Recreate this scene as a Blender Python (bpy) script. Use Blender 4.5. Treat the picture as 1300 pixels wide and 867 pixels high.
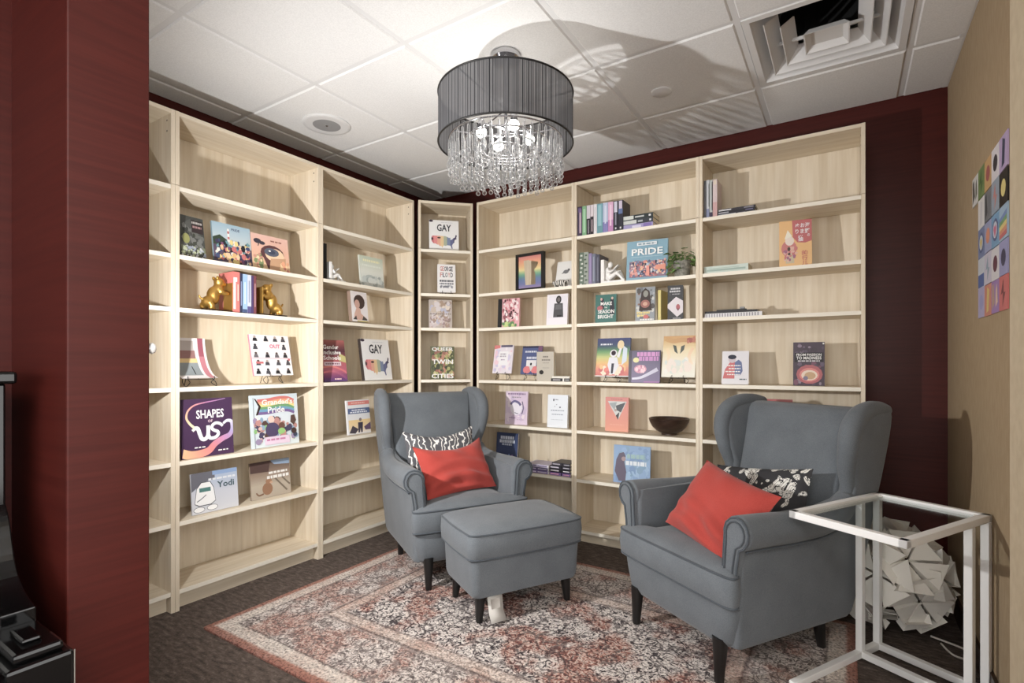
import bpy, bmesh, math, random
from mathutils import Vector, Matrix

# ------------------------------------------------------------------ clear
for o in list(bpy.data.objects):
    bpy.data.objects.remove(o, do_unlink=True)
SC = bpy.context.scene
COL = SC.collection
PI = math.pi

# ------------------------------------------------------------------ camera
F_PX, YAW, CXP, CYP, EYE = 660.5, 0.562, 659.3, 463.2, 1.168      # photo is 1300 x 867
cam_d = bpy.data.cameras.new('camera')
cam_d.sensor_width = 36.0
cam_d.lens = F_PX * 36.0 / 1300.0
cam_d.shift_x = -(CXP - 650.0) / 1300.0
cam_d.shift_y = (CYP - 433.5) / 1300.0
cam_d.clip_start = 0.02
cam = bpy.data.objects.new('camera', cam_d)
COL.objects.link(cam)
cam.location = (0, 0, EYE)
cam.rotation_euler = (PI / 2, 0, YAW)
SC.camera = cam

# ------------------------------------------------------------------ world + light
w = bpy.data.worlds.new('world'); SC.world = w
w.use_nodes = True
bg = w.node_tree.nodes['Background']
bg.inputs[0].default_value = (1.0, 0.985, 0.965, 1)
bg.inputs[1].default_value = 3.7

def add_light(name, kind, loc, power, color=(1, 1, 1), size=0.1, rot=None, size_y=None):
    d = bpy.data.lights.new(name, kind)
    d.energy = power
    d.color = color
    if kind == 'AREA':
        d.size = size
        if size_y:
            d.shape = 'RECTANGLE'; d.size_y = size_y
    else:
        d.shadow_soft_size = size
    o = bpy.data.objects.new(name, d)
    COL.objects.link(o)
    o.location = loc
    if rot: o.rotation_euler = rot
    return o
# the photographer's flash, standing behind the end of the entry wall
flash = add_light('flash_lamp', 'SPOT', (-2.0, 0.68, 1.30), 150, (1.0, 0.985, 0.97), 0.025)
flash.data.spot_size = math.radians(178); flash.data.spot_blend = 1.0
flash.rotation_euler = Vector((-0.18, -1.0, -0.02)).to_track_quat('Z', 'Y').to_euler()      # aimed across the room and slightly up
# unseen fill lights, added for soft ambience from the lobby behind the camera
for i, (lx, ly) in enumerate(((0.2, -0.9), (1.9, -0.3))):
    add_light('lobby_fill', 'AREA', (lx, ly, 2.55), 45, (1.0, 0.96, 0.9), 1.2, None, 0.6)
SC.view_settings.view_transform = 'Standard'
SC.view_settings.look = 'None'
SC.view_settings.exposure = 0.12
SC.view_settings.gamma = 1.0

# ------------------------------------------------------------------ colour + materials
def lin(c):
    r = []
    for v in c[:3]:
        v /= 255.0
        r.append(v / 12.92 if v <= 0.04045 else ((v + 0.055) / 1.055) ** 2.4)
    return (r[0], r[1], r[2], 1.0)

MAT = {}
def new_mat(name):
    m = bpy.data.materials.new(name); m.use_nodes = True
    MAT[name] = m
    nt = m.node_tree
    return m, nt, nt.nodes['Principled BSDF']

def N(nt, typ, **kw):
    n = nt.nodes.new(typ)
    for k, v in kw.items():
        if k.startswith('i_'):
            key = k[2:]
            key = int(key) if key.isdigit() else key.replace('_', ' ')
            n.inputs[key].default_value = v
        else:
            setattr(n, k, v)
    return n

def ramp(nt, stops, interp='LINEAR'):
    n = nt.nodes.new('ShaderNodeValToRGB')
    cr = n.color_ramp
    cr.interpolation = interp
    while len(cr.elements) > 1: cr.elements.remove(cr.elements[-1])
    cr.elements[0].position = stops[0][0]; cr.elements[0].color = stops[0][1]
    for p, c in stops[1:]:
        e = cr.elements.new(p); e.color = c
    return n

def coords(nt, scale=(1, 1, 1), kind='Object', rot=(0, 0, 0)):
    tc = nt.nodes.new('ShaderNodeTexCoord')
    mp = nt.nodes.new('ShaderNodeMapping')
    mp.inputs['Scale'].default_value = scale
    mp.inputs['Rotation'].default_value = rot
    nt.links.new(tc.outputs[kind], mp.inputs['Vector'])
    return mp.outputs[0]

def plain(name, rgb, rough=0.5, metal=0.0, spec=0.5):
    m, nt, b = new_mat(name)
    b.inputs['Base Color'].default_value = lin(rgb)
    b.inputs['Roughness'].default_value = rough
    b.inputs['Metallic'].default_value = metal
    b.inputs['Specular IOR Level'].default_value = spec
    return m

def noisy(name, c1, c2, scale=(8, 8, 8), nscale=4.0, rough=0.6, bump=0.0, bscale=None, detail=4, metal=0.0, spec=0.5, mid=(0.35, 0.65)):
    m, nt, b = new_mat(name)
    v = coords(nt, scale)
    n = N(nt, 'ShaderNodeTexNoise', i_Scale=nscale, i_Detail=detail)
    nt.links.new(v, n.inputs['Vector'])
    r = ramp(nt, [(mid[0], lin(c1)), (mid[1], lin(c2))])
    nt.links.new(n.outputs['Fac'], r.inputs[0])
    nt.links.new(r.outputs[0], b.inputs['Base Color'])
    b.inputs['Roughness'].default_value = rough
    b.inputs['Metallic'].default_value = metal
    b.inputs['Specular IOR Level'].default_value = spec
    if bump:
        n2 = n
        if bscale:
            n2 = N(nt, 'ShaderNodeTexNoise', i_Scale=bscale, i_Detail=3)
            nt.links.new(coords(nt), n2.inputs['Vector'])
        bp = N(nt, 'ShaderNodeBump', i_Strength=bump, i_Distance=0.004)
        nt.links.new(n2.outputs['Fac'], bp.inputs['Height'])
        nt.links.new(bp.outputs[0], b.inputs['Normal'])
    return m

# birch veneer: long grain + broad plank-like strips
def wood(name, axis):
    m, nt, b = new_mat(name)
    sc = {'x': (0.9, 14, 14), 'z': (14, 14, 0.9)}[axis]
    v = coords(nt, sc)
    n = N(nt, 'ShaderNodeTexNoise', i_Scale=3.0, i_Detail=5)
    nt.links.new(v, n.inputs['Vector'])
    v2 = coords(nt, {'x': (0.05, 11, 11), 'z': (11, 11, 0.05)}[axis])
    vo = N(nt, 'ShaderNodeTexVoronoi', i_Scale=1.0)
    nt.links.new(v2, vo.inputs['Vector'])
    r1 = ramp(nt, [(0.3, lin((216, 201, 177))), (0.7, lin((231, 220, 201)))])
    nt.links.new(n.outputs['Fac'], r1.inputs[0])
    sp = N(nt, 'ShaderNodeSeparateColor'); nt.links.new(vo.outputs['Color'], sp.inputs[0])
    r2 = ramp(nt, [(0.0, (0.90, 0.89, 0.87, 1)), (1.0, (1, 1, 1, 1))])
    nt.links.new(sp.outputs[0], r2.inputs[0])
    mx = N(nt, 'ShaderNodeMix', data_type='RGBA', blend_type='MULTIPLY')
    mx.inputs[0].default_value = 1.0
    nt.links.new(r1.outputs[0], mx.inputs[6]); nt.links.new(r2.outputs[0], mx.inputs[7])
    nt.links.new(mx.outputs[2], b.inputs['Base Color'])
    b.inputs['Roughness'].default_value = 0.5
    b.inputs['Specular IOR Level'].default_value = 0.3
    return m
wood('wood_x', 'x'); wood('wood_z', 'z')
plain('wood_edge', (234, 227, 212), 0.5)
noisy('red_wall', (66, 23, 19), (75, 28, 23), (1.2, 1.2, 30), 3.0, 0.42, 0.05, None, 6, spec=0.24)
noisy('tan_wall', (164, 142, 112), (174, 153, 123), (30, 30, 4), 4.0, 0.85, 0.15, 240, 6)
noisy('jamb_paint', (196, 180, 152), (204, 189, 162), (8, 8, 8), 4.0, 0.7)
noisy('ceiling_tile', (226, 226, 225), (236, 236, 235), (30, 30, 30), 6.0, 0.9, 0.12, 260, 6)
plain('grid_white', (222, 222, 222), 0.6)
plain('grille_grey', (150, 150, 151), 0.7)
plain('duct_black', (16, 16, 17), 0.8)
plain('vent_white', (224, 224, 224), 0.5)
plain('white_metal', (236, 236, 235), 0.4)
plain('black_metal', (22, 21, 21), 0.45)
plain('black_wood', (20, 19, 19), 0.35)
plain('piano_black', (9, 9, 10), 0.12)
plain('piano_wear', (120, 116, 110), 0.4)
plain('ivory', (235, 230, 215), 0.3)
plain('paper', (226, 217, 196), 0.8)
plain('white_plastic', (236, 232, 224), 0.45)
plain('gold', (190, 150, 80), 0.40, 0.8)
plain('dark_brown', (58, 38, 27), 0.35)
plain('white_ceramic', (232, 230, 227), 0.4)
plain('chrome', (205, 205, 208), 0.14, 1.0)
plain('label_white', (186, 182, 176), 0.8)
noisy('bowl_brown', (44, 32, 27), (66, 49, 40), (10, 10, 40), 3.0, 0.28)
noisy('pot_grey', (100, 98, 90), (150, 148, 138), (20, 20, 20), 3.0, 0.7)
noisy('leaf_green', (62, 104, 52), (146, 172, 108), (30, 30, 30), 3.0, 0.5)

def carpet():
    m, nt, b = new_mat('carpet')
    v = coords(nt, (9, 24, 1))
    n = N(nt, 'ShaderNodeTexNoise', i_Scale=2.6, i_Detail=6)
    nt.links.new(v, n.inputs['Vector'])
    n2 = N(nt, 'ShaderNodeTexNoise', i_Scale=130.0, i_Detail=2)
    nt.links.new(coords(nt), n2.inputs['Vector'])
    r = ramp(nt, [(0.3, lin((58, 49, 44))), (0.55, lin((88, 76, 69))), (0.75, lin((114, 101, 92)))])
    ad = N(nt, 'ShaderNodeMath', operation='MULTIPLY_ADD'); ad.inputs[1].default_value = 0.45
    nt.links.new(n2.outputs['Fac'], ad.inputs[0])
    sb = N(nt, 'ShaderNodeMath', operation='SUBTRACT'); sb.inputs[1].default_value = 0.22
    nt.links.new(n.outputs['Fac'], sb.inputs[0]); nt.links.new(sb.outputs[0], ad.inputs[2])
    nt.links.new(ad.outputs[0], r.inputs[0])
    nt.links.new(r.outputs[0], b.inputs['Base Color'])
    b.inputs['Roughness'].default_value = 0.95
    bp = N(nt, 'ShaderNodeBump', i_Strength=0.5, i_Distance=0.006)
    nt.links.new(n2.outputs['Fac'], bp.inputs['Height']); nt.links.new(bp.outputs[0], b.inputs['Normal'])
carpet()

def fabric(name, c1, c2, rough=0.9):
    m, nt, b = new_mat(name)
    v = coords(nt)
    n = N(nt, 'ShaderNodeTexNoise', i_Scale=420.0, i_Detail=2)
    nt.links.new(v, n.inputs['Vector'])
    n2 = N(nt, 'ShaderNodeTexNoise', i_Scale=9.0, i_Detail=3)
    nt.links.new(v, n2.inputs['Vector'])
    ad = N(nt, 'ShaderNodeMath', operation='MULTIPLY_ADD'); ad.inputs[1].default_value = 0.3
    nt.links.new(n2.outputs['Fac'], ad.inputs[0])
    ml = N(nt, 'ShaderNodeMath', operation='MULTIPLY'); ml.inputs[1].default_value = 0.7
    nt.links.new(n.outputs['Fac'], ml.inputs[0]); nt.links.new(ml.outputs[0], ad.inputs[2])
    r = ramp(nt, [(0.3, lin(c1)), (0.7, lin(c2))])
    nt.links.new(ad.outputs[0], r.inputs[0]); nt.links.new(r.outputs[0], b.inputs['Base Color'])
    b.inputs['Roughness'].default_value = rough
    b.inputs['Specular IOR Level'].default_value = 0.2
    b.inputs['Sheen Weight'].default_value = 0.15
    bp = N(nt, 'ShaderNodeBump', i_Strength=0.25, i_Distance=0.002)
    nt.links.new(n.outputs['Fac'], bp.inputs['Height']); nt.links.new(bp.outputs[0], b.inputs['Normal'])
    return m
fabric('chair_grey', (86, 91, 96), (112, 117, 122))
fabric('piping_shaded', (62, 67, 73), (82, 88, 94))  # chair cloth darkened; the shade along the seams is put in the colour
fabric('red_fabric', (154, 58, 52), (172, 72, 64))

# colour-attribute print (flat ink on covers and cards)
def print_mat(name, rough):
    m, nt, b = new_mat(name)
    a = N(nt, 'ShaderNodeAttribute', attribute_name='ink')
    hs = N(nt, 'ShaderNodeHueSaturation', i_Saturation=0.74, i_Value=0.95)
    nt.links.new(a.outputs['Color'], hs.inputs['Color'])
    nt.links.new(hs.outputs[0], b.inputs['Base Color'])
    b.inputs['Roughness'].default_value = rough
    b.inputs['Specular IOR Level'].default_value = 0.35
print_mat('print', 0.42)

def two_tone(name, kind):
    """black and white printed cushion cloth"""
    m, nt, b = new_mat(name)
    v = coords(nt)
    if kind == 'line':
        nz = N(nt, 'ShaderNodeTexNoise', i_Scale=9.0, i_Detail=2)
        nt.links.new(v, nz.inputs['Vector'])
        wv = N(nt, 'ShaderNodeTexWave', i_Scale=10.0, i_Distortion=12.0, i_Detail=2.0)
        wv.inputs['Detail Scale'].default_value = 1.6
        nt.links.new(v, wv.inputs['Vector'])
        r = ramp(nt, [(0.0, lin((82, 82, 86))), (0.80, lin((92, 92, 96))), (0.88, lin((226, 223, 219))), (1.0, lin((232, 229, 224)))])
        nt.links.new(wv.outputs['Fac'], r.inputs[0])
    else:
        nz = N(nt, 'ShaderNodeTexNoise', i_Scale=14.0, i_Detail=1)
        nt.links.new(v, nz.inputs['Vector'])
        mxv = N(nt, 'ShaderNodeMix', data_type='VECTOR'); mxv.inputs[0].default_value = 0.12
        nt.links.new(v, mxv.inputs[4]); nt.links.new(nz.outputs['Color'], mxv.inputs[5])
        vo = N(nt, 'ShaderNodeTexVoronoi', i_Scale=19.0)
        nt.links.new(mxv.outputs[1], vo.inputs['Vector'])
        vo2 = N(nt, 'ShaderNodeTexVoronoi', feature='DISTANCE_TO_EDGE', i_Scale=60.0)
        nt.links.new(mxv.outputs[1], vo2.inputs['Vector'])
        r1 = ramp(nt, [(0.40, (1, 1, 1, 1)), (0.45, (0, 0, 0, 1))])
        nt.links.new(vo.outputs['Distance'], r1.inputs[0])
        r2 = ramp(nt, [(0.03, (0, 0, 0, 1)), (0.07, (1, 1, 1, 1))])
        nt.links.new(vo2.outputs['Distance'], r2.inputs[0])
        mu = N(nt, 'ShaderNodeMath', operation='MULTIPLY')
        nt.links.new(r1.outputs[0], mu.inputs[0]); nt.links.new(r2.outputs[0], mu.inputs[1])
        r = ramp(nt, [(0.3, lin((46, 46, 49))), (0.6, lin((214, 212, 206)))])
        nt.links.new(mu.outputs[0], r.inputs[0])
    nt.links.new(r.outputs[0], b.inputs['Base Color'])
    b.inputs['Roughness'].default_value = 0.85
two_tone('cushion_lines', 'line'); two_tone('cushion_leaves', 'leaf')

def rug_mat():
    """worn oriental rug: red edge, pale guard stripe, dark border, mottled field"""
    m, nt, b = new_mat('rug')
    tc = N(nt, 'ShaderNodeTexCoord')
    sx = N(nt, 'ShaderNodeSeparateXYZ'); nt.links.new(tc.outputs['Object'], sx.inputs[0])
    def absdist(out, half):
        a = N(nt, 'ShaderNodeMath', operation='ABSOLUTE'); nt.links.new(out, a.inputs[0])
        s = N(nt, 'ShaderNodeMath', operation='SUBTRACT'); s.inputs[0].default_value = half
        nt.links.new(a.outputs[0], s.inputs[1]); return s.outputs[0]
    dx = absdist(sx.outputs[0], RUG_HX); dy = absdist(sx.outputs[1], RUG_HY)
    mn = N(nt, 'ShaderNodeMath', operation='MINIMUM'); nt.links.new(dx, mn.inputs[0]); nt.links.new(dy, mn.inputs[1])
    # wobble the border edges a little (woven)
    nz = N(nt, 'ShaderNodeTexNoise', i_Scale=60.0, i_Detail=2); nt.links.new(tc.outputs['Object'], nz.inputs['Vector'])
    wb = N(nt, 'ShaderNodeMath', operation='MULTIPLY_ADD'); wb.inputs[1].default_value = 0.018
    nt.links.new(nz.outputs['Fac'], wb.inputs[0]); nt.links.new(mn.outputs[0], wb.inputs[2])
    # mottled ground: several octaves of curly figure
    fld = N(nt, 'ShaderNodeTexNoise', i_Scale=34.0, i_Detail=5, i_Distortion=2.4); nt.links.new(tc.outputs['Object'], fld.inputs['Vector'])
    ground = ramp(nt, [(0.34, lin((38, 34, 38))), (0.43, lin((84, 77, 80))), (0.465, lin((190, 180, 174))), (0.60, lin((222, 215, 209))), (0.67, lin((112, 104, 108)))])
    nt.links.new(fld.outputs['Fac'], ground.inputs[0])
    blu = N(nt, 'ShaderNodeTexNoise', i_Scale=4.2, i_Detail=3); nt.links.new(tc.outputs['Object'], blu.inputs['Vector'])
    redfig = ramp(nt, [(0.32, lin((60, 48, 48))), (0.43, lin((122, 74, 66))), (0.5, lin((160, 108, 94))), (0.58, lin((204, 184, 172))), (0.68, lin((96, 70, 68)))])
    nt.links.new(fld.outputs['Fac'], redfig.inputs[0])
    rmask = ramp(nt, [(0.47, (0, 0, 0, 1)), (0.56, (0.9, 0.9, 0.9, 1))]); nt.links.new(blu.outputs['Fac'], rmask.inputs[0])
    mx1 = N(nt, 'ShaderNodeMix', data_type='RGBA'); nt.links.new(rmask.outputs[0], mx1.inputs[0])
    nt.links.new(ground.outputs[0], mx1.inputs[6]); nt.links.new(redfig.outputs[0], mx1.inputs[7])
    # dark scroll lines
    vo = N(nt, 'ShaderNodeTexVoronoi', feature='DISTANCE_TO_EDGE', i_Scale=11.0)
    dsp = N(nt, 'ShaderNodeTexNoise', i_Scale=9.0, i_Detail=3); nt.links.new(tc.outputs['Object'], dsp.inputs['Vector'])
    mv = N(nt, 'ShaderNodeMix', data_type='VECTOR'); mv.inputs[0].default_value = 0.16
    nt.links.new(tc.outputs['Object'], mv.inputs[4]); nt.links.new(dsp.outputs['Color'], mv.inputs[5])
    nt.links.new(mv.outputs[1], vo.inputs['Vector'])
    lmask = ramp(nt, [(0.025, (1, 1, 1, 1)), (0.06, (0, 0, 0, 1))]); nt.links.new(vo.outputs['Distance'], lmask.inputs[0])
    lm = N(nt, 'ShaderNodeMath', operation='MULTIPLY'); lm.inputs[1].default_value = 0.7
    nt.links.new(lmask.outputs[0], lm.inputs[0])
    mx2 = N(nt, 'ShaderNodeMix', data_type='RGBA'); nt.links.new(lm.outputs[0], mx2.inputs[0])
    nt.links.new(mx1.outputs[2], mx2.inputs[6]); mx2.inputs[7].default_value = lin((58, 48, 52))
    # speckle
    spk = N(nt, 'ShaderNodeTexNoise', i_Scale=95.0, i_Detail=3); nt.links.new(tc.outputs['Object'], spk.inputs['Vector'])
    sr = ramp(nt, [(0.36, (0.45, 0.43, 0.43, 1)), (0.5, (1, 1, 1, 1)), (0.66, (1.18, 1.16, 1.14, 1))]); nt.links.new(spk.outputs['Fac'], sr.inputs[0])
    # border bands by distance from the edge
    band = ramp(nt, [(0.0, lin((136, 88, 76))), (0.040, lin((160, 116, 102))), (0.052, lin((206, 194, 184))), (0.105, lin((212, 202, 192))),
                     (0.112, lin((70, 60, 60))), (0.120, lin((170, 155, 148))), (0.36, lin((174, 160, 153))), (0.372, lin((72, 60, 60))), (0.385, lin((198, 178, 166))),
                     (0.43, lin((200, 180, 168))), (0.44, lin((76, 62, 62))), (0.45, lin((190, 172, 164)))])
    nt.links.new(wb.outputs[0], band.inputs[0])
    bmask = ramp(nt, [(0.0, (0.92,) * 3 + (1,)), (0.046, (0.9,) * 3 + (1,)), (0.052, (0.7,) * 3 + (1,)), (0.108, (0.7,) * 3 + (1,)), (0.112, (0.9,) * 3 + (1,)), (0.122, (0.25,) * 3 + (1,)),
                      (0.35, (0.25,) * 3 + (1,)), (0.365, (0.8,) * 3 + (1,)), (0.385, (0.6,) * 3 + (1,)), (0.43, (0.5,) * 3 + (1,)), (0.44, (0.7,) * 3 + (1,)), (0.452, (0, 0, 0, 1))])
    nt.links.new(wb.outputs[0], bmask.inputs[0])
    mx3 = N(nt, 'ShaderNodeMix', data_type='RGBA'); nt.links.new(bmask.outputs[0], mx3.inputs[0])
    nt.links.new(mx2.outputs[2], mx3.inputs[6]); nt.links.new(band.outputs[0], mx3.inputs[7])
    mx4 = N(nt, 'ShaderNodeMix', data_type='RGBA', blend_type='MULTIPLY'); mx4.inputs[0].default_value = 1.0
    nt.links.new(mx3.outputs[2], mx4.inputs[6]); nt.links.new(sr.outputs[0], mx4.inputs[7])
    nt.links.new(mx4.outputs[2], b.inputs['Base Color'])
    b.inputs['Roughness'].default_value = 0.95
    bp = N(nt, 'ShaderNodeBump', i_Strength=0.4, i_Distance=0.004)
    nt.links.new(spk.outputs['Fac'], bp.inputs['Height']); nt.links.new(bp.outputs[0], b.inputs['Normal'])
RUG_HX, RUG_HY = 1.222, 0.785
rug_mat()

def glass_mat():
    m = bpy.data.materials.new('table_glass'); m.use_nodes = True; MAT['table_glass'] = m
    nt = m.node_tree; nt.nodes.remove(nt.nodes['Principled BSDF'])
    out = nt.nodes['Material Output']
    t = N(nt, 'ShaderNodeBsdfTransparent'); t.inputs[0].default_value = (0.93, 0.95, 0.945, 1)
    g = N(nt, 'ShaderNodeBsdfGlossy'); g.inputs['Roughness'].default_value = 0.02
    lw = N(nt, 'ShaderNodeLayerWeight'); lw.inputs[0].default_value = 0.5
    pw = N(nt, 'ShaderNodeMath', operation='POWER'); pw.inputs[1].default_value = 5.0; nt.links.new(lw.outputs['Facing'], pw.inputs[0])
    fr = N(nt, 'ShaderNodeMath', operation='MULTIPLY_ADD'); fr.inputs[1].default_value = 0.6; fr.inputs[2].default_value = 0.03; nt.links.new(pw.outputs[0], fr.inputs[0])
    mx = N(nt, 'ShaderNodeMixShader')
    nt.links.new(fr.outputs[0], mx.inputs[0]); nt.links.new(t.outputs[0], mx.inputs[1]); nt.links.new(g.outputs[0], mx.inputs[2])
    nt.links.new(mx.outputs[0], out.inputs[0])
    # clear drops of the chandelier
    m = bpy.data.materials.new('crystal'); m.use_nodes = True; MAT['crystal'] = m
    nt = m.node_tree; nt.nodes.remove(nt.nodes['Principled BSDF'])
    out = nt.nodes['Material Output']
    t = N(nt, 'ShaderNodeBsdfTransparent'); t.inputs[0].default_value = (0.9, 0.91, 0.92, 1)
    g = N(nt, 'ShaderNodeBsdfGlossy'); g.inputs['Roughness'].default_value = 0.08
    d = N(nt, 'ShaderNodeBsdfTranslucent'); d.inputs[0].default_value = (0.9, 0.9, 0.9, 1)
    lw = N(nt, 'ShaderNodeLayerWeight'); lw.inputs[0].default_value = 0.58
    mx0 = N(nt, 'ShaderNodeMixShader'); mx0.inputs[0].default_value = 0.55
    nt.links.new(g.outputs[0], mx0.inputs[1]); nt.links.new(d.outputs[0], mx0.inputs[2])
    mx = N(nt, 'ShaderNodeMixShader')
    nt.links.new(lw.outputs['Facing'], mx.inputs[0]); nt.links.new(t.outputs[0], mx.inputs[1]); nt.links.new(mx0.outputs[0], mx.inputs[2])
    nt.links.new(mx.outputs[0], out.inputs[0])
    # strung drum shade
    m = bpy.data.materials.new('shade_string'); m.use_nodes = True; MAT['shade_string'] = m
    nt = m.node_tree; nt.nodes.remove(nt.nodes['Principled BSDF'])
    out = nt.nodes['Material Output']
    tc = N(nt, 'ShaderNodeTexCoord'); sx = N(nt, 'ShaderNodeSeparateXYZ'); nt.links.new(tc.outputs['Object'], sx.inputs[0])
    at = N(nt, 'ShaderNodeMath', operation='ARCTAN2'); nt.links.new(sx.outputs[1], at.inputs[0]); nt.links.new(sx.outputs[0], at.inputs[1])
    sc = N(nt, 'ShaderNodeMath', operation='MULTIPLY'); sc.inputs[1].default_value = 30.0; nt.links.new(at.outputs[0], sc.inputs[0])
    n = N(nt, 'ShaderNodeTexNoise', noise_dimensions='1D', i_Scale=1.6, i_Detail=4); nt.links.new(sc.outputs[0], n.inputs['W'])
    r = ramp(nt, [(0.38, (0.0,) * 3 + (1,)), (0.7, (0.20,) * 3 + (1,))]); nt.links.new(n.outputs['Fac'], r.inputs[0])
    rc = ramp(nt, [(0.3, lin((56, 56, 59))), (0.7, lin((122, 122, 125)))]); nt.links.new(n.outputs['Fac'], rc.inputs[0])
    d = N(nt, 'ShaderNodeBsdfDiffuse'); nt.links.new(rc.outputs[0], d.inputs[0])
    tl = N(nt, 'ShaderNodeBsdfTranslucent'); nt.links.new(rc.outputs[0], tl.inputs[0])
    t = N(nt, 'ShaderNodeBsdfTransparent')
    m1 = N(nt, 'ShaderNodeMixShader'); m1.inputs[0].default_value = 0.3
    nt.links.new(d.outputs[0], m1.inputs[1]); nt.links.new(tl.outputs[0], m1.inputs[2])
    m2 = N(nt, 'ShaderNodeMixShader'); nt.links.new(r.outputs[0], m2.inputs[0])
    nt.links.new(m1.outputs[0], m2.inputs[1]); nt.links.new(t.outputs[0], m2.inputs[2])
    nt.links.new(m2.outputs[0], out.inputs[0])
    # lit bulb
    m = bpy.data.materials.new('bulb_lit'); m.use_nodes = True; MAT['bulb_lit'] = m
    nt = m.node_tree; b = nt.nodes['Principled BSDF']
    b.inputs['Base Color'].default_value = (1, 1, 1, 1)
    b.inputs['Emission Color'].default_value = (1.0, 0.95, 0.88, 1); b.inputs['Emission Strength'].default_value = 7.0
glass_mat()

# ------------------------------------------------------------------ mesh helpers
TXT = {}
def text_shape(s, bold=False):
    """triangulated outline of a word, scaled so that its height and width are known"""
    key = (s, bold)
    if key in TXT: return TXT[key]
    c = bpy.data.curves.new('lettering', 'FONT')
    c.body = s; c.resolution_u = 2
    if bold: c.offset = 0.022
    o = bpy.data.objects.new('lettering', c)
    me = o.to_mesh()
    vs = [(v.co.x, v.co.y) for v in me.vertices]
    fs = [tuple(p.vertices) for p in me.polygons]
    o.to_mesh_clear()
    bpy.data.objects.remove(o); bpy.data.curves.remove(c)
    if vs:
        x0 = min(v[0] for v in vs); x1 = max(v[0] for v in vs); y0 = min(v[1] for v in vs); y1 = max(v[1] for v in vs)
        vs = [((x - (x0 + x1) / 2) / max(x1 - x0, 1e-6), (y - (y0 + y1) / 2) / max(y1 - y0, 1e-6)) for x, y in vs]
    TXT[key] = (vs, fs)
    return TXT[key]

class MB:
    def __init__(self):
        self.v = []; self.f = []; self.c = []; self.m = []
        self.col = (1, 1, 1, 1); self.mi = 0
    def add(self, vs, fs):
        n = len(self.v)
        self.v += [tuple(p) for p in vs]
        for q in fs:
            self.f.append(tuple(i + n for i in q)); self.c.append(self.col); self.m.append(self.mi)
        return self
    def box(self, a, b):
        x0, y0, z0 = a; x1, y1, z1 = b
        return self.add([(x0, y0, z0), (x1, y0, z0), (x1, y1, z0), (x0, y1, z0), (x0, y0, z1), (x1, y0, z1), (x1, y1, z1), (x0, y1, z1)],
                        [(0, 3, 2, 1), (4, 5, 6, 7), (0, 1, 5, 4), (1, 2, 6, 5), (2, 3, 7, 6), (3, 0, 4, 7)])
    def loft(self, rings, cap0=True, cap1=True, closed=True):
        n = len(rings[0]); vs = []; fs = []
        for r in rings: vs += list(r)
        for i in range(len(rings) - 1):
            for j in range(n if closed else n - 1):
                k = (j + 1) % n
                fs.append((i * n + j, i * n + k, (i + 1) * n + k, (i + 1) * n + j))
        if cap0: fs.append(tuple(reversed(range(n))))
        if cap1: fs.append(tuple(range((len(rings) - 1) * n, len(rings) * n)))
        return self.add(vs, fs)
    def lathe(self, prof, n=24, c=(0, 0, 0)):
        rings = []
        for r, z in prof:
            rings.append([(c[0] + r * math.cos(2 * PI * k / n), c[1] + r * math.sin(2 * PI * k / n), c[2] + z) for k in range(n)])
        return self.loft(rings)
    def tube(self, path, rad, n=8, closed=False):
        P = [Vector(p) for p in path]; m = len(P)
        R = rad if isinstance(rad, (list, tuple)) else [rad] * m
        T = []
        for i in range(m):
            if closed: t = P[(i + 1) % m] - P[i - 1]
            else: t = P[min(i + 1, m - 1)] - P[max(i - 1, 0)]
            T.append(t.normalized() if t.length > 1e-9 else Vector((0, 0, 1)))
        up = Vector((0, 0, 1)) if abs(T[0].z) < 0.9 else Vector((1, 0, 0))
        a = T[0].cross(up).normalized(); rings = []
        for i in range(m):
            a = (a - T[i] * a.dot(T[i])).normalized(); b = T[i].cross(a)
            rings.append([tuple(P[i] + (a * math.cos(2 * PI * k / n) + b * math.sin(2 * PI * k / n)) * R[i]) for k in range(n)])
        if closed: rings.append(rings[0]); return self.loft(rings, False, False)
        return self.loft(rings)
    def ball(self, c, r, n=12, m=8, s=(1, 1, 1)):
        prof = []
        rings = []
        for i in range(m + 1):
            t = PI * i / m
            rr = max(math.sin(t), 1e-4) * r; z = -math.cos(t) * r
            rings.append([(c[0] + s[0] * rr * math.cos(2 * PI * k / n), c[1] + s[1] * rr * math.sin(2 * PI * k / n), c[2] + s[2] * z) for k in range(n)])
        return self.loft(rings)
    def build(self, name, mat, parent=None, smooth=False, loc=None, rot=None, bevel=0, subsurf=0, auto=None):
        me = bpy.data.meshes.new(name)
        me.from_pydata(self.v, [], self.f)
        mats = mat if isinstance(mat, (list, tuple)) else [mat]
        for k in mats: me.materials.append(MAT[k])
        if len(mats) > 1: me.polygons.foreach_set('material_index', self.m)
        if mats[0] == 'print':
            ca = me.color_attributes.new('ink', 'FLOAT_COLOR', 'CORNER')
            data = []
            for p in me.polygons:
                data += list(self.c[p.index]) * p.loop_total
            ca.data.foreach_set('color', data)
        if smooth:
            me.polygons.foreach_set('use_smooth', [True] * len(me.polygons))
        me.update()
        o = bpy.data.objects.new(name, me); COL.objects.link(o)
        if parent: o.parent = parent
        if loc: o.location = loc
        if rot: o.rotation_euler = rot
        if bevel:
            md = o.modifiers.new('bevel', 'BEVEL'); md.width = bevel; md.segments = 2; md.limit_method = 'ANGLE'
        if subsurf:
            md = o.modifiers.new('sub', 'SUBSURF'); md.levels = subsurf; md.render_levels = subsurf
        if auto and smooth:
            bm = bmesh.new(); bm.from_mesh(me)
            for e in bm.edges:
                if len(e.link_faces) == 2 and e.calc_face_angle(0) > auto: e.smooth = False
            bm.to_mesh(me); bm.free()
        return o

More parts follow.
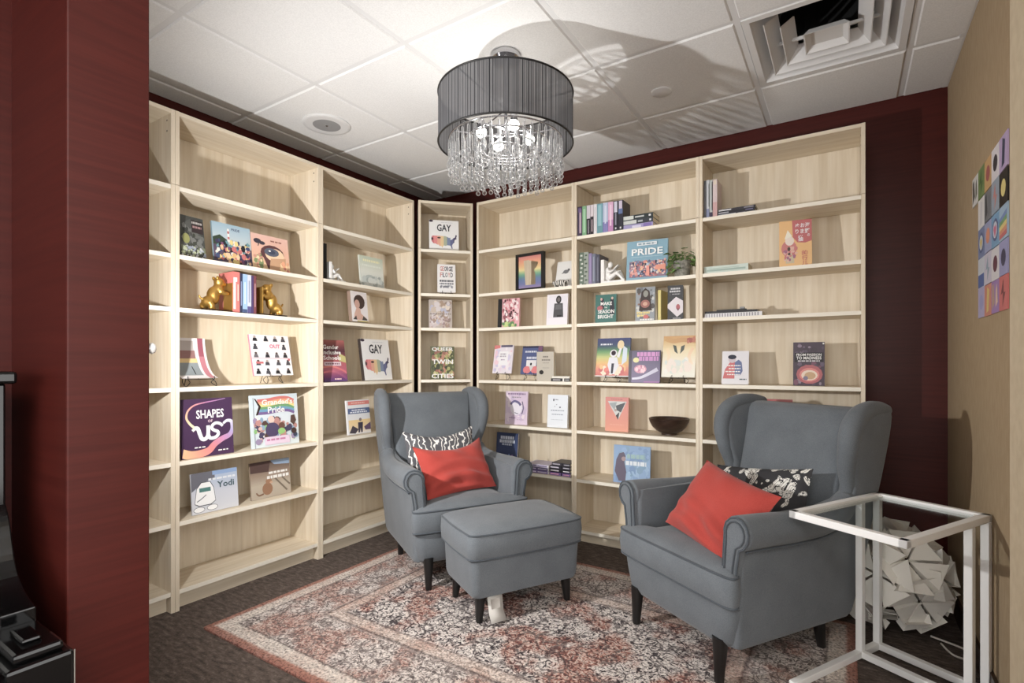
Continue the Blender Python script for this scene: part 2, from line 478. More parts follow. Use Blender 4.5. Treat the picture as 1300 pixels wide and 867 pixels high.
def tag(o, label=None, cat=None, group=None, kind=None):
    if label: o['label'] = label
    if cat: o['category'] = cat
    if group: o['group'] = group
    if kind: o['kind'] = kind
    return o
def empty(name, loc=(0, 0, 0), rz=0.0, label=None, cat=None, group=None):
    o = bpy.data.objects.new(name, None); COL.objects.link(o)
    o.empty_display_size = 0.05
    o.location = loc; o.rotation_euler = (0, 0, rz)
    return tag(o, label, cat, group)
def link_copy(src, parent, loc=None, rot=None):
    c = src.copy(); COL.objects.link(c); c.parent = parent
    if loc is not None: c.location = loc
    if rot is not None: c.rotation_euler = rot
    return c
def struct(name, mb, mat, **kw):
    return tag(mb.build(name, mat, **kw), kind='structure')

def rrect(x0, x1, y0, y1, r, n=5):
    pts = []
    for cx, cy, a0 in ((x1 - r, y0 + r, -PI / 2), (x1 - r, y1 - r, 0), (x0 + r, y1 - r, PI / 2), (x0 + r, y0 + r, PI)):
        for k in range(n + 1):
            a = a0 + (PI / 2) * k / n
            pts.append((cx + r * math.cos(a), cy + r * math.sin(a)))
    return pts
def smooth_loop(ctrl, per=6):
    out = []; n = len(ctrl)
    for i in range(n):
        p0, p1, p2, p3 = [Vector(ctrl[(i + k - 1) % n]) for k in range(4)]
        for k in range(per):
            t = k / per
            out.append(tuple(0.5 * ((2 * p1) + (p2 - p0) * t + (2 * p0 - 5 * p1 + 4 * p2 - p3) * t * t + (3 * p1 - p0 - 3 * p2 + p3) * t ** 3)))
    return out
def smooth_path(ctrl, per=6):
    out = []; n = len(ctrl)
    for i in range(n - 1):
        p0, p1, p2, p3 = [Vector(ctrl[min(max(i + k - 1, 0), n - 1)]) for k in range(4)]
        for k in range(per):
            t = k / per
            out.append(tuple(0.5 * ((2 * p1) + (p2 - p0) * t + (2 * p0 - 5 * p1 + 4 * p2 - p3) * t * t + (3 * p1 - p0 - 3 * p2 + p3) * t ** 3)))
    out.append(tuple(ctrl[-1]))
    return out
def inset(poly, d):
    n = len(poly); out = []
    area = sum(poly[i][0] * poly[(i + 1) % n][1] - poly[(i + 1) % n][0] * poly[i][1] for i in range(n))
    s = 1 if area > 0 else -1
    for i in range(n):
        a = Vector(poly[i - 1]); b = Vector(poly[(i + 1) % n]); t = (b - a)
        if t.length < 1e-9: out.append(poly[i]); continue
        t.normalize(); out.append((poly[i][0] - t.y * d * s, poly[i][1] + t.x * d * s))
    return out

# pixel of the photograph -> ray -> point on a vertical plane (point p0, normal n) or a height
def ray(x, y):
    c, s = math.cos(YAW), math.sin(YAW)
    r = (x - CXP) / F_PX; u = -(y - CYP) / F_PX
    return Vector((-s + r * c, c + r * s, u))
def on_plane(x, y, p0, n):
    d = ray(x, y); o = Vector((0, 0, EYE))
    return o + d * ((Vector(p0) - o).dot(Vector(n)) / d.dot(Vector(n)))
def on_height(x, y, z):
    d = ray(x, y); return Vector((0, 0, EYE)) + d * ((z - EYE) / d.z)

# ================================================================== STRUCTURE
CEIL = 2.58
XL, XR, YB = -3.052, 0.432, 3.385           # left wall, right wall, back wall
AL, BR = -2.681, 3.093                      # front planes of the left / back bookcases
mb = MB().box((-3.3, -3.6, -0.10), (3.6, 3.6, 0.0)); struct('floor', mb, 'carpet')
mb = MB().box((XL - 0.12, 0.40, 0), (XL, YB + 0.12, CEIL + 0.33)); struct('wall_left', mb, 'red_wall')
mb = MB().box((XL, YB, 0), (XR, YB + 0.12, CEIL + 0.33)); struct('wall_back', mb, 'red_wall')
mb = MB().box((XR, 1.618, 0), (XR + 0.14, YB + 0.12, CEIL + 0.33)); struct('wall_right', mb, 'tan_wall')
mb = MB().box((0.317, 0.9, 0), (XR + 0.14, 1.618, CEIL + 0.33)); struct('wall_jamb', mb, 'jamb_paint', bevel=0.004)
mb = MB().box((-2.665, 0.392, 0), (-1.30, 0.536, CEIL + 0.33)); struct('wall_entry', mb, 'red_wall', bevel=0.003)
mb = MB().box((-1.78, -3.3, 0), (-1.633, 0.392, CEIL + 0.33)); struct('wall_lobby', mb, 'red_wall')

# ceiling: slab above, suspended 2 ft tiles in a T-bar grid below
ceil = struct('ceiling', MB().box((XL - 0.12, -3.3, CEIL + 0.33), (3.4, YB + 0.12, CEIL + 0.43)), 'ceiling_tile')
GX = [XL, -2.885, -2.265, -1.645, -1.005, -0.385, 0.237, XR]
GY = [0.40, 1.043, 1.665, 2.285, 2.892, YB]
tiles_done = 0
for i in range(len(GX) - 1):
    for j in range(len(GY) - 1):
        x0, x1, y0, y1 = GX[i], GX[i + 1], GY[j], GY[j + 1]
        if i == 5 and j == 3: continue                       # air diffuser sits in this bay
        g = 0.0125
        a = x0 + (g if i else 0.002); b = x1 - (g if i < len(GX) - 2 else 0.002)
        c = y0 + g; d = y1 - (g if j < len(GY) - 2 else 0.002)
        m = MB(); e = 0.006
        m.loft([[(a, c, CEIL + 0.012), (b, c, CEIL + 0.012), (b, d, CEIL + 0.012), (a, d, CEIL + 0.012)],
                [(a, c, CEIL + 0.002), (b, c, CEIL + 0.002), (b, d, CEIL + 0.002), (a, d, CEIL + 0.002)],
                [(a + e, c + e, CEIL - 0.004), (b - e, c + e, CEIL - 0.004), (b - e, d - e, CEIL - 0.004), (a + e, d - e, CEIL - 0.004)]])
        m.build('ceiling_tile', 'ceiling_tile', ceil)
for x in GX[1:-1]:
    MB().box((x - 0.012, 0.4, CEIL + 0.002), (x + 0.012, YB - 0.001, CEIL + 0.020)).build('grid_bar', 'grid_white', ceil)
for y in GY[:-1]:
    MB().box((XL + 0.001, y - 0.012, CEIL + 0.0025), (XR - 0.001, y + 0.012, CEIL + 0.0205)).build('grid_bar', 'grid_white', ceil)
MB().box((XR - 0.022, 1.62, CEIL - 0.003), (XR - 0.0005, YB - 0.0005, CEIL + 0.02)).build('wall_angle', 'grid_white', ceil)
lob = struct('ceiling', MB().box((-1.633, -3.3, CEIL), (3.4, 0.385, CEIL + 0.025)), 'ceiling_tile')

# ceiling air diffuser, nested square cones with an open duct
dx0, dx1, dy0, dy1 = GX[5] + 0.013, GX[6] - 0.013, GY[3] + 0.013, GY[4] - 0.013
cx, cy = (dx0 + dx1) / 2, (dy0 + dy1) / 2
df = empty('air_diffuser', (cx, cy, CEIL - 0.004), 0, 'white square ceiling air diffuser with nested louvres and open duct', 'air vent')
def sq(h, z, ox=0, oy=0): return [(-h + ox, -h + oy, z), (h + ox, -h + oy, z), (h + ox, h + oy, z), (-h + ox, h + oy, z)]
m = MB(); m.loft([sq(0.296, 0.012), sq(0.296, 0.0), sq(0.268, 0.0), sq(0.262, 0.012)], False, False); m.build('frame', 'vent_white', df)
m = MB(); m.loft([sq(0.262, 0.012), sq(0.19, 0.105)], False, False); m.build('collar', 'vent_white', df)
m = MB(); m.lathe([(0.001, 0.30), (0.185, 0.30), (0.185, 0.104), (0.20, 0.104), (0.20, 0.31), (0.001, 0.31)], 24); m.build('duct', 'duct_black', df)
for h0, h1, z0, z1, oy in ((0.222, 0.175, 0.002, 0.060, 0.0), (0.165, 0.118, 0.004, 0.062, 0.0)):
    m = MB()
    q = lambda h, z: [(-h, -h, z), (-h, h, z), (h, h, z), (h, -h, z)]      # open towards the duct side
    m.loft([q(h0, z0), q(h1, z1), q(h1 - 0.004, z1), q(h0 - 0.004, z0), q(h0, z0)], False, False, closed=False); m.build('louvre', 'vent_white', df)
m = MB(); m.loft([sq(0.065, 0.032, 0.0, 0.03), sq(0.085, 0.004, 0.0, 0.03), sq(0.080, 0.004, 0, 0.03), sq(0.060, 0.028, 0, 0.03)]); m.build('centre_plate', 'vent_white', df)
m = MB(); m.box((-0.2, 0.02, 0.034), (0.2, 0.03, 0.046)); m.build('cross_bar', 'vent_white', df)
for s in (-1, 1): MB().tube([(0.16 * s, 0.05, 0.03), (0.16 * s, 0.05, 0.10)], 0.008, 8).build('spring_clip', 'chrome', df)

# round speaker grille and a flat sprinkler cap
sp = empty('ceiling_speaker', (-2.577, 1.977, CEIL - 0.004), 0, 'round grey ceiling speaker grille in a white ring', 'speaker')
MB().lathe([(0.112, 0), (0.132, 0), (0.134, -0.004), (0.128, -0.008), (0.112, -0.008)], 40).build('ring', 'vent_white', sp, True, auto=0.6)
m = MB(); m.lathe([(0.001, -0.009), (0.06, -0.009), (0.112, -0.006), (0.112, 0.0)], 40); m.build('grille', 'grille_grey', sp, True, auto=0.6)
m = MB(); m.lathe([(0.001, -0.0115), (0.006, -0.011), (0.008, -0.009)], 12); m.build('badge', 'chrome', sp)
o = MB().lathe([(0.001, -0.008), (0.045, -0.008), (0.052, -0.004), (0.052, 0.0)], 32).build('sprinkler_cap', 'vent_white', None, True, (-0.81, 2.66, CEIL - 0.004), auto=0.6)
tag(o, 'small flat round white sprinkler cover plate in the ceiling tile', 'sprinkler')

# skirting strip along the tan wall
struct('baseboard_right', MB().box((XR - 0.012, 1.618, 0.0), (XR - 0.0002, YB - 0.001, 0.10)), 'dark_brown')

# small metal knob on the far side of the entry wall
kb = empty('wall_knob', (-1.312, 0.536, 1.205), 0, 'small round white knob on the edge of the red entry wall', 'knob')
o = MB().lathe([(0.004, 0.0), (0.004, 0.004), (0.010, 0.005), (0.013, 0.009), (0.010, 0.014), (0.001, 0.016)], 20).build('knob', 'white_ceramic', kb, True); o.rotation_euler = (-PI / 2, 0, 0)

# ================================================================== BOOKCASES
T = 0.018
ROWS_L = [2.015, 1.692, 1.440, 1.060, 0.708, 0.422, 0.100]
ROWS_R = [2.013, 1.692, 1.438, 1.056, 0.738, 0.418, 0.086]
TOPZ = 2.37
UNIT = {}
def bookcase(key, origin, rz, width, rows, label):
    """origin = front left foot seen from the room; local x to the right, y into the case, z up"""
    D = 0.28
    t = empty('bookcase', (origin[0], origin[1], 0), rz, label, 'bookcase', 'tall birch bookcases round the corner')
    seam = rows[0] + 0.004
    for x0 in (0.0005, width - T - 0.0005):
        MB().box((x0, 0, 0), (x0 + T, D, seam)).build('side_panel', ['wood_z'], t, bevel=0.0012)
        MB().box((x0, 0, seam + 0.0015), (x0 + T, D, TOPZ)).build('side_panel', ['wood_z'], t, bevel=0.0012)
    MB().box((T + 0.001, 0.001, TOPZ - 0.020), (width - T - 0.001, D, TOPZ - 0.001)).build('top_panel', 'wood_x', t)
    for z in rows:
        s = MB().box((T + 0.001, 0.004, z - 0.020), (width - T - 0.001, D - 0.012, z)).build('shelf', 'wood_x', t)
        MB().box((T + 0.001, 0.0025, z - 0.0202), (width - T - 0.001, 0.0042, z + 0.0002)).build('edge_band', 'wood_edge', s)
    MB().box((T + 0.001, 0.045, 0.0), (width - T - 0.001, 0.060, rows[-1] - 0.021)).build('plinth', 'wood_x', t)
    MB().box((T + 0.001, D - 0.011, 0.0), (width - T - 0.001, D - 0.006, seam)).build('back_panel', 'wood_z', t)
    MB().box((T + 0.001, D - 0.0108, seam + 0.001), (width - T - 0.001, D - 0.0058, TOPZ - 0.021)).build('back_panel', 'wood_z', t)
    # peg holes near the front of the right-hand panel of the top box
    m = MB()
    for z in (TOPZ - 0.05, TOPZ - 0.10):
        m.box((width - T - 0.0016, 0.035, z), (width - T - 0.0008, 0.042, z + 0.007))
    m.build('peg_hole', 'dark_brown', t)
    c, s = math.cos(rz), math.sin(rz)
    UNIT[key] = dict(o=Vector((origin[0], origin[1], 0)), u=Vector((c, s, 0)), n=Vector((-s, c, 0)), rz=rz, rows=rows, w=width)
    return t
S0 = 1.2125
bookcase('A', (AL, S0 - 0.8), PI / 2, 0.80, ROWS_L, 'empty birch bookcase half hidden behind the red entry wall')
bookcase('B', (AL, S0), PI / 2, 0.80, ROWS_L, 'birch bookcase with gold animal bookends and picture books')
bookcase('C', (AL, S0 + 0.8), PI / 2, 0.80, ROWS_L, 'birch bookcase holding the Gender Inclusive Schools book, beside the narrow corner case')
bookcase('D', (-2.641, 2.813), PI / 4, 0.40, ROWS_L, 'narrow birch bookcase set diagonally across the corner')
T0 = -2.322
bookcase('E', (T0, BR), 0, 0.80, ROWS_R, 'birch bookcase holding the rainbow picture frame and purple book piles')
bookcase('F', (T0 + 0.8, BR), 0, 0.80, ROWS_R, 'birch bookcase with the potted plant and brown bowl')
bookcase('G', (T0 + 1.6, BR), 0, 0.80, ROWS_R, 'birch bookcase beside the bare red wall, behind an armchair')

# ================================================================== RUG
rug = MB()
rug.loft([[(x, y, z) for x, y in rrect(-RUG_HX + k, RUG_HX - k, -RUG_HY + k, RUG_HY - k, 0.012, 3)] for z, k in ((0.0008, 0.0), (0.008, 0.0), (0.011, 0.006))])
o = rug.build('area_rug', 'rug', None, False, (-1.188, 1.985, 0), (0, 0, 0))
tag(o, 'worn oriental rug in red, cream and charcoal on the carpet', 'rug')
RZ = 0.0112

# ================================================================== ARMCHAIRS
def flare(p):
    x, y, z = p
    k = max(0.0, (z - 0.14) / 0.86)
    s = 1 if x > 0 else -1
    f = 0.035 * k
    if z > 0.60: f += 0.03 * min(1, (z - 0.60) / 0.25) * max(0, min(1, (0.46 - y) / 0.30))
    return (x + s * f, y, z)

def puff(outline, zs, name, mat, parent, **kw):
    """stacked insets of an outline: [(z, inset)] closed with a fan"""
    m = MB()
    rings = []
    cy0 = kw.pop('cy', 0.0)
    for z, d in zs:
        if d <= 0.02 and z < zs[-1][0]: rings.append([(x, y, z) for x, y in inset(outline, d)])
        else:
            k = 1 - d
            rings.append([(x * k, cy0 + (y - cy0) * k, z) for x, y in inset(outline, 0.012)])
    m.loft(rings, True, False)
    n = len(outline); last = rings[-1]
    c = (0, cy0, zs[-1][0] + 0.0005)
    base = len(m.v)
    m.v.append(c)
    off = base - n
    for k in range(n):
        m.f.append((off + k, off + (k + 1) % n, base)); m.c.append(m.col); m.m.append(0)
    return m.build(name, mat, parent, True, **kw)

CHX = 0.90
def armchair(loc, rz, label):
    t = empty('armchair', loc, rz, label, 'armchair')
    # legs
    for sx in (-1, 1):
        for y, yy in ((-0.405, -0.412), (0.125, 0.155)):
            m = MB()
            m.loft([[(sx * 0.240 + s * a, yy + s * b, z) for a, b in rrect(-1, 1, -1, 1, 0.7, 3)] for z, s, yy in ((0.0, 0.015, yy), (0.165, 0.026, y))])
            m.build('leg', 'black_wood', t, True, auto=0.7)
    # upholstered base
    rings = []
    for z, x, yf, yb, r in ((0.128, 0.285, -0.36, 0.20, 0.05), (0.135, 0.318, -0.400, 0.235, 0.06), (0.16, 0.332, -0.418, 0.25, 0.055), (0.24, 0.343, -0.428, 0.285, 0.05), (0.288, 0.350, -0.432, 0.30, 0.05), (0.295, 0.335, -0.42, 0.29, 0.05)):
        rings.append([(a, b + (-0.008 * (1 - (a / x) ** 2) if b < -0.2 else 0), z) for a, b in rrect(-x, x, yf, yb, r, 6)])
    MB().loft(rings).build('seat_base', 'chair_grey', t, True, auto=0.9)
    # T-shaped seat cushion with piping
    half = [(0.0, -0.452), (0.13, -0.452), (0.25, -0.451), (0.335, -0.446), (0.362, -0.430), (0.360, -0.405), (0.335, -0.392), (0.285, -0.388), (0.268, -0.370), (0.266, -0.2), (0.266, 0.0), (0.262, 0.18), (0.14, 0.21)]
    ctrl = half + [(0.0, 0.212)] + [(-x, y) for x, y in reversed(half[1:])]
    ol = smooth_loop(ctrl, 4)
    cu = puff(ol, [(0.296, 0.018), (0.299, 0.006), (0.310, 0.0), (0.36, -0.006), (0.402, 0.0), (0.414, 0.006), (0.422, 0.05), (0.431, 0.15), (0.438, 0.30), (0.442, 0.5), (0.445, 0.75)], 'seat_cushion', 'chair_grey', t, cy=-0.30)
    m = MB(); m.tube([(x, y, 0.409) for x, y in inset(ol, 0.002)], 0.0052, 6, True); m.tube([(x, y, 0.302) for x, y in inset(ol, 0.004)], 0.0052, 6, True)
    m.build('piping', 'piping_shaded', cu, True)
    # raked back
    rings = []
    for z, yf, th, x in ((0.30, 0.165, 0.12, 0.272), (0.42, 0.170, 0.17, 0.275), (0.60, 0.215, 0.175, 0.280), (0.80, 0.275, 0.165, 0.297), (0.92, 0.315, 0.150, 0.315), (0.975, 0.335, 0.130, 0.325), (1.0, 0.355, 0.100, 0.325), (1.010, 0.385, 0.055, 0.32)):
        k = []
        for a, b in rrect(-x, x, yf, yf + th, min(0.03, th * 0.4), 4):
            k.append((a, b - (0.018 * (1 - (a / x) ** 2) if b < yf + th * 0.5 else 0), z))
        # subdivide the long front edge so that it can bulge
        rings.append(k)
    bk = MB().loft(rings).build('backrest', 'chair_grey', t, True, auto=1.0)
    for x, z in ((-0.19, 0.545), (0.19, 0.545)):
        o = MB().ball((0, 0, 0), 0.013, 12, 8, (1, 0.55, 1)).build('button', 'chair_grey', bk, True, (x, 0.196, z))
    # sides: arm side and wing in one, flared outwards
    rows = [(0.132, -0.36, 0.20, 0.02), (0.140, -0.388, 0.235, 0.006), (0.16, -0.394, 0.255, 0.0), (0.28, -0.398, 0.305, 0.0), (0.45, -0.398, 0.352, 0.0), (0.55, -0.395, 0.379, 0.0), (0.588, -0.38, 0.389, 0.004),
            (0.592, 0.06, 0.390, 0.0), (0.610, 0.165, 0.395, 0.0), (0.64, 0.215, 0.402, 0.0), (0.68, 0.220, 0.412, 0.0), (0.76, 0.198, 0.431, 0.0), (0.85, 0.190, 0.452, 0.0), (0.93, 0.205, 0.469, 0.0), (0.975, 0.235, 0.476, 0.002), (1.000, 0.275, 0.476, 0.008), (1.014, 0.33, 0.46, 0.02)]
    for s in (-1, 1):
        rings = []
        for z, yf, yb, d in rows:
            pts = rrect(0.262 + d, 0.345 - d, yf, yb, 0.026 - d * 0.5, 4)
            # extra points along the long sides so the flare follows
            rings.append([flare((s * x, y, z)) for x, y in pts])
        if s < 0: rings = [list(reversed(r)) for r in rings]
        sd = MB().loft(rings).build('side_panel', 'chair_grey', t, True, auto=0.9)
        # thick rolled edge of the wing
        path = smooth_path([(0.470, 1.000), (0.40, 1.012), (0.315, 1.006), (0.245, 0.975), (0.207, 0.92), (0.195, 0.84), (0.205, 0.75), (0.228, 0.67), (0.232, 0.60)], 5)
        rad = [0.030 + 0.014 * math.sin(PI * min(1, k / (len(path) - 1) * 1.15)) for k in range(len(path))]
        pts = [flare((s * 0.306, y, z)) for y, z in path]
        MB().tube(pts, rad, 14).build('wing_roll', 'chair_grey', t, True)
        # arm roll
        path = smooth_path([(0.330, -0.398, 0.562), (0.333, -0.30, 0.560), (0.335, -0.12, 0.552), (0.332, 0.05, 0.553), (0.322, 0.17, 0.575), (0.312, 0.225, 0.62)], 5)
        n = len(path)
        rad = [0.064 - 0.020 * (k / (n - 1)) ** 1.5 for k in range(n)]
        pts = [flare((s * x, y, z)) for x, y, z in path]
        arm = MB().tube(pts, rad, 18).build('arm', 'chair_grey', t, True)
        # seam piping under the roll
        pts = [flare((s * (x + 0.030), y, z - r * 0.98)) for (x, y, z), r in zip(path, rad)]
        MB().tube(pts[1:-4], 0.004, 6).build('piping', 'piping_shaded', arm, True)
        # narrow scroll-shaped front facing with piping all round
        cx0, cz0, R = 0.334, 0.562, 0.060
        sc = [(0.268, 0.30), (0.272, 0.45), (0.276, 0.55)]
        for k in range(9):
            a = PI * (0.98 - 1.25 * k / 8)
            sc.append((cx0 + R * math.cos(a), cz0 + R * math.sin(a)))
        sc += [(0.352, 0.505), (0.342, 0.44), (0.338, 0.30)]
        ring = lambda y, d: [flare((s * x, y, z)) for x, z in inset(sc, d)]
        rr = [ring(-0.380, 0.0), ring(-0.406, 0.0), ring(-0.414, 0.006), ring(-0.415, 0.02)]
        if s > 0: rr = [list(reversed(r)) for r in rr]
        fc = MB().loft(rr).build('arm_facing', 'chair_grey', t, True, auto=0.8)
        edge = [flare((s * x, -0.410, z)) for x, z in inset(sc, 0.001)]
        inner = [flare((s * x, -0.417, z)) for x, z in inset(sc, 0.015)]
        m = MB(); m.tube(edge, 0.0048, 6); m.tube(inner, 0.0038, 6)
        m.build('piping', 'piping_shaded', fc, True)
    # trim to the real width and height; the legs keep their stance
    def trim(o):
        for c in o.children:
            if c.name.split('.')[0] != 'leg':
                me = c.data
                for v in me.vertices:
                    z = v.co.z
                    if c.name.split('.')[0] != 'button':
                        v.co.x *= CHX
                        v.co.z = z if z < 0.60 else 0.60 + (z - 0.60) * 0.905
                if c.name.split('.')[0] == 'button': c.location.x *= CHX
            trim(c)
    bpy.context.view_layer.update()
    trim(t)
    return t
TH1, TH2 = math.radians(59.5), math.radians(-32.7)
C1, C2 = (-2.056, 2.434, RZ), (-0.374, 2.470, RZ)
ch1 = armchair(C1, TH1, 'grey wingback armchair in the corner behind the footstool')
ch2 = armchair(C2, TH2, 'grey wingback armchair beside the white glass-topped table')

# footstool
t = empty('footstool', (-1.412, 2.163, RZ), math.radians(60.5), 'grey upholstered footstool with black legs on the rug', 'footstool')
for sx in (-1, 1):
    for sy in (-1, 1):
        m = MB()
        m.loft([[(sx * x + s * a, sy * y + s * b, z) for a, b in rrect(-1, 1, -1, 1, 0.7, 3)] for z, s, x, y in ((0.0, 0.014, 0.236, 0.146), (0.13, 0.024, 0.228, 0.138))])
        m.build('leg', 'black_wood', t, True, auto=0.7)
rings = [[(a, b, z) for a, b in rrect(-x, x, -y, y, r, 6)] for z, x, y, r in ((0.112, 0.25, 0.155, 0.03), (0.118, 0.272, 0.178, 0.035), (0.14, 0.280, 0.186, 0.035), (0.285, 0.286, 0.192, 0.035), (0.292, 0.27, 0.18, 0.03))]
MB().loft(rings).build('body', 'chair_grey', t, True, auto=0.9)
ol = [(a + (0.010 * (1 - (b / 0.2) ** 2) if abs(a) > 0.2 else 0) * (1 if a > 0 else -1), b + (0.012 * (1 - (a / 0.3) ** 2)) * (1 if b > 0 else -1)) for a, b in smooth_loop([(0.297, -0.12), (0.290, -0.185), (0.22, -0.200), (0, -0.200), (-0.22, -0.200), (-0.290, -0.185), (-0.297, -0.12), (-0.297, 0.12), (-0.290, 0.185), (-0.22, 0.200), (0, 0.200), (0.22, 0.200), (0.290, 0.185), (0.297, 0.12)], 4)]
cu = puff(ol, [(0.290, 0.02), (0.293, 0.006), (0.303, 0.0), (0.35, -0.004), (0.398, 0.0), (0.409, 0.006), (0.418, 0.06), (0.428, 0.18), (0.434, 0.36), (0.438, 0.6), (0.439, 0.8)], 'cushion', 'chair_grey', t)
m = MB(); m.tube([(x, y, 0.404) for x, y in inset(ol, 0.002)], 0.005, 6, True); m.tube([(x, y, 0.296) for x, y in inset(ol, 0.004)], 0.005, 6, True)
m.build('piping', 'piping_shaded', cu, True)
m = MB(); m.loft([[(-0.205, -0.165, 0.112), (-0.13, -0.165, 0.112), (-0.13, -0.164, 0.112), (-0.205, -0.164, 0.112)], [(-0.205, -0.185, 0.045), (-0.13, -0.180, 0.045), (-0.13, -0.179, 0.045), (-0.205, -0.184, 0.045)], [(-0.207, -0.215, 0.012), (-0.128, -0.21, 0.012), (-0.128, -0.209, 0.012), (-0.207, -0.214, 0.012)]])
m.build('care_label', 'label_white', t, True)

# cushions ----------------------------------------------------------
def cushion(name, mat, w, h, th, seed, sag=0.0):
    rnd = random.Random(seed)
    n = 26
    m = MB(); V = []
    ph = [rnd.uniform(0, 6.28) for _ in range(6)]
    for side in (1, -1):
        for j in range(n + 1):
            for i in range(n + 1):
                u = -1 + 2 * i / n; v = -1 + 2 * j / n
                k = max(0, (1 - abs(u) ** 2.6)) ** 0.55 * max(0, (1 - abs(v) ** 2.6)) ** 0.55
                pinch = 1 - 0.07 * (1 - abs(u) ** 2) * abs(v) ** 3
                pin2 = 1 - 0.07 * (1 - abs(v) ** 2) * abs(u) ** 3
                x = u * w / 2 * pin2
                z = v * h / 2 * pinch - sag * (1 - u * u) * max(0, v) ** 1.5
                wr = 0.008 * math.sin(9 * u + 3 * v + ph[0]) * (0.5 + 0.5 * math.sin(5 * v + ph[1])) + 0.019 * math.sin(12 * v + 2.2 * math.sin(2.2 * u + ph[2]) + ph[3]) * max(0, 0.35 - v)
                y = -side * (th / 2 * k) + wr * k * (1 if side > 0 else 0.3)
                V.append((x, y, z))
    F = []
    q = (n + 1) ** 2
    for j in range(n):
        for i in range(n):
            a = j * (n + 1) + i
            F.append((a, a + 1, a + n + 2, a + n + 1))
            F.append((q + a, q + a + n + 1, q + a + n + 2, q + a + 1))
    m.add(V, F)
    return m.build(name, mat, None, True)
def put(o, chair_loc, chair_rz, lx, ly, lz, tilt, spin=0.0, turn=0.0):
    """tilt = leaning back, spin = roll in its own plane, turn = yaw"""
    M = Matrix.Translation(chair_loc) @ Matrix.Rotation(chair_rz, 4, 'Z') @ Matrix.Translation((lx, ly, lz)) @ Matrix.Rotation(turn, 4, 'Z') @ Matrix.Rotation(-tilt, 4, 'X') @ Matrix.Rotation(spin, 4, 'Y')
    o.matrix_world = M
    bpy.context.view_layer.update()
R_ = math.radians
o = cushion('cushion', 'cushion_lines', 0.46, 0.34, 0.11, 3, 0.045); put(o, C1, TH1, -0.005, 0.075, 0.600, R_(20), R_(-1))
tag(o, 'dark cushion with white curling lines behind the plain red one', 'cushion')
o = cushion('cushion', 'red_fabric', 0.45, 0.32, 0.13, 5, 0.05); put(o, C1, TH1, -0.012, -0.185, 0.573, R_(33), R_(-2), R_(9))
tag(o, 'plain red cushion on the corner armchair, behind the footstool', 'cushion')
o = cushion('cushion', 'cushion_leaves', 0.50, 0.32, 0.11, 8, 0.0); put(o, C2, TH2, -0.010, 0.075, 0.545, R_(20), R_(-8))
tag(o, 'black cushion printed with white leaves and flowers, behind the red one', 'cushion')
o = cushion('cushion', 'red_fabric', 0.42, 0.33, 0.13, 11, 0.0); put(o, C2, TH2, 0.085, -0.255, 0.568, R_(34), R_(11))
tag(o, 'plain red cushion tilted on one corner, on the armchair by the table', 'cushion')

# ================================================================== GLASS-TOPPED TABLE
Lc, Bc, Rc = Vector((-0.158, 2.107, 0)), Vector((0.106, 2.580, 0)), Vector((0.406, 2.405, 0))
ux = (Lc - Bc).normalized(); uy = (Rc - Bc); uy = (uy - ux * uy.dot(ux)).normalized()
ang = math.atan2(ux.y, ux.x)
t = empty('side_table', (Bc.x, Bc.y, 0.0115), ang, 'white metal side table with clear glass top on a cantilevered frame', 'side table')
sgn = 1 if (Matrix.Rotation(ang, 3, 'Z') @ Vector((0, 1, 0))).dot(uy) > 0 else -1
TL, TW, TH, b = 0.545, 0.350, 0.634, 0.0125
def bar(name, p, q, r=b):
    p = (p[0], p[1] * sgn, p[2]); q = (q[0], q[1] * sgn, q[2])
    lo = tuple(min(p[i], q[i]) - r for i in range(3)); hi = tuple(max(p[i], q[i]) + r for i in range(3))
    return MB().box(lo, hi).build(name, 'white_metal', t, bevel=0.002)
zt = TH - b
for p, q in (((0, 0, zt), (TL, 0, zt)), ((0, TW, zt), (TL, TW, zt)), ((0, 0, zt), (0, TW, zt)), ((TL, 0, zt), (TL, TW, zt))):
    bar('top_rail', p, q)
for p in ((0, 0), (0, TW), (0.125, 0), (0.125, TW)):
    bar('leg', (p[0], p[1], b), (p[0], p[1], zt - 2 * b))
for p, q in (((0, 0, b), (0, TW, b)), ((0.125, 0, b), (0.125, TW, b)), ((0, 0, b), (TL, 0, b)), ((0, TW, b), (TL, TW, b))):
    bar('floor_rail', p, q)
gl = MB().box((b, (b if sgn > 0 else -TW + b), zt - 0.002), (TL - b, (TW - b if sgn > 0 else -b), zt + 0.004)).build('glass_top', 'table_glass', t)
for i, (x, y) in enumerate(((0.02, 0.02), (TL - 0.02, 0.02), (0.02, TW - 0.02), (TL - 0.02, TW - 0.02))):
    MB().lathe([(0.001, 0.0), (0.008, 0.0), (0.008, 0.003), (0.001, 0.004)], 10).build('glass_pad', 'white_plastic', t, False, (x, y * sgn, zt + 0.0042))

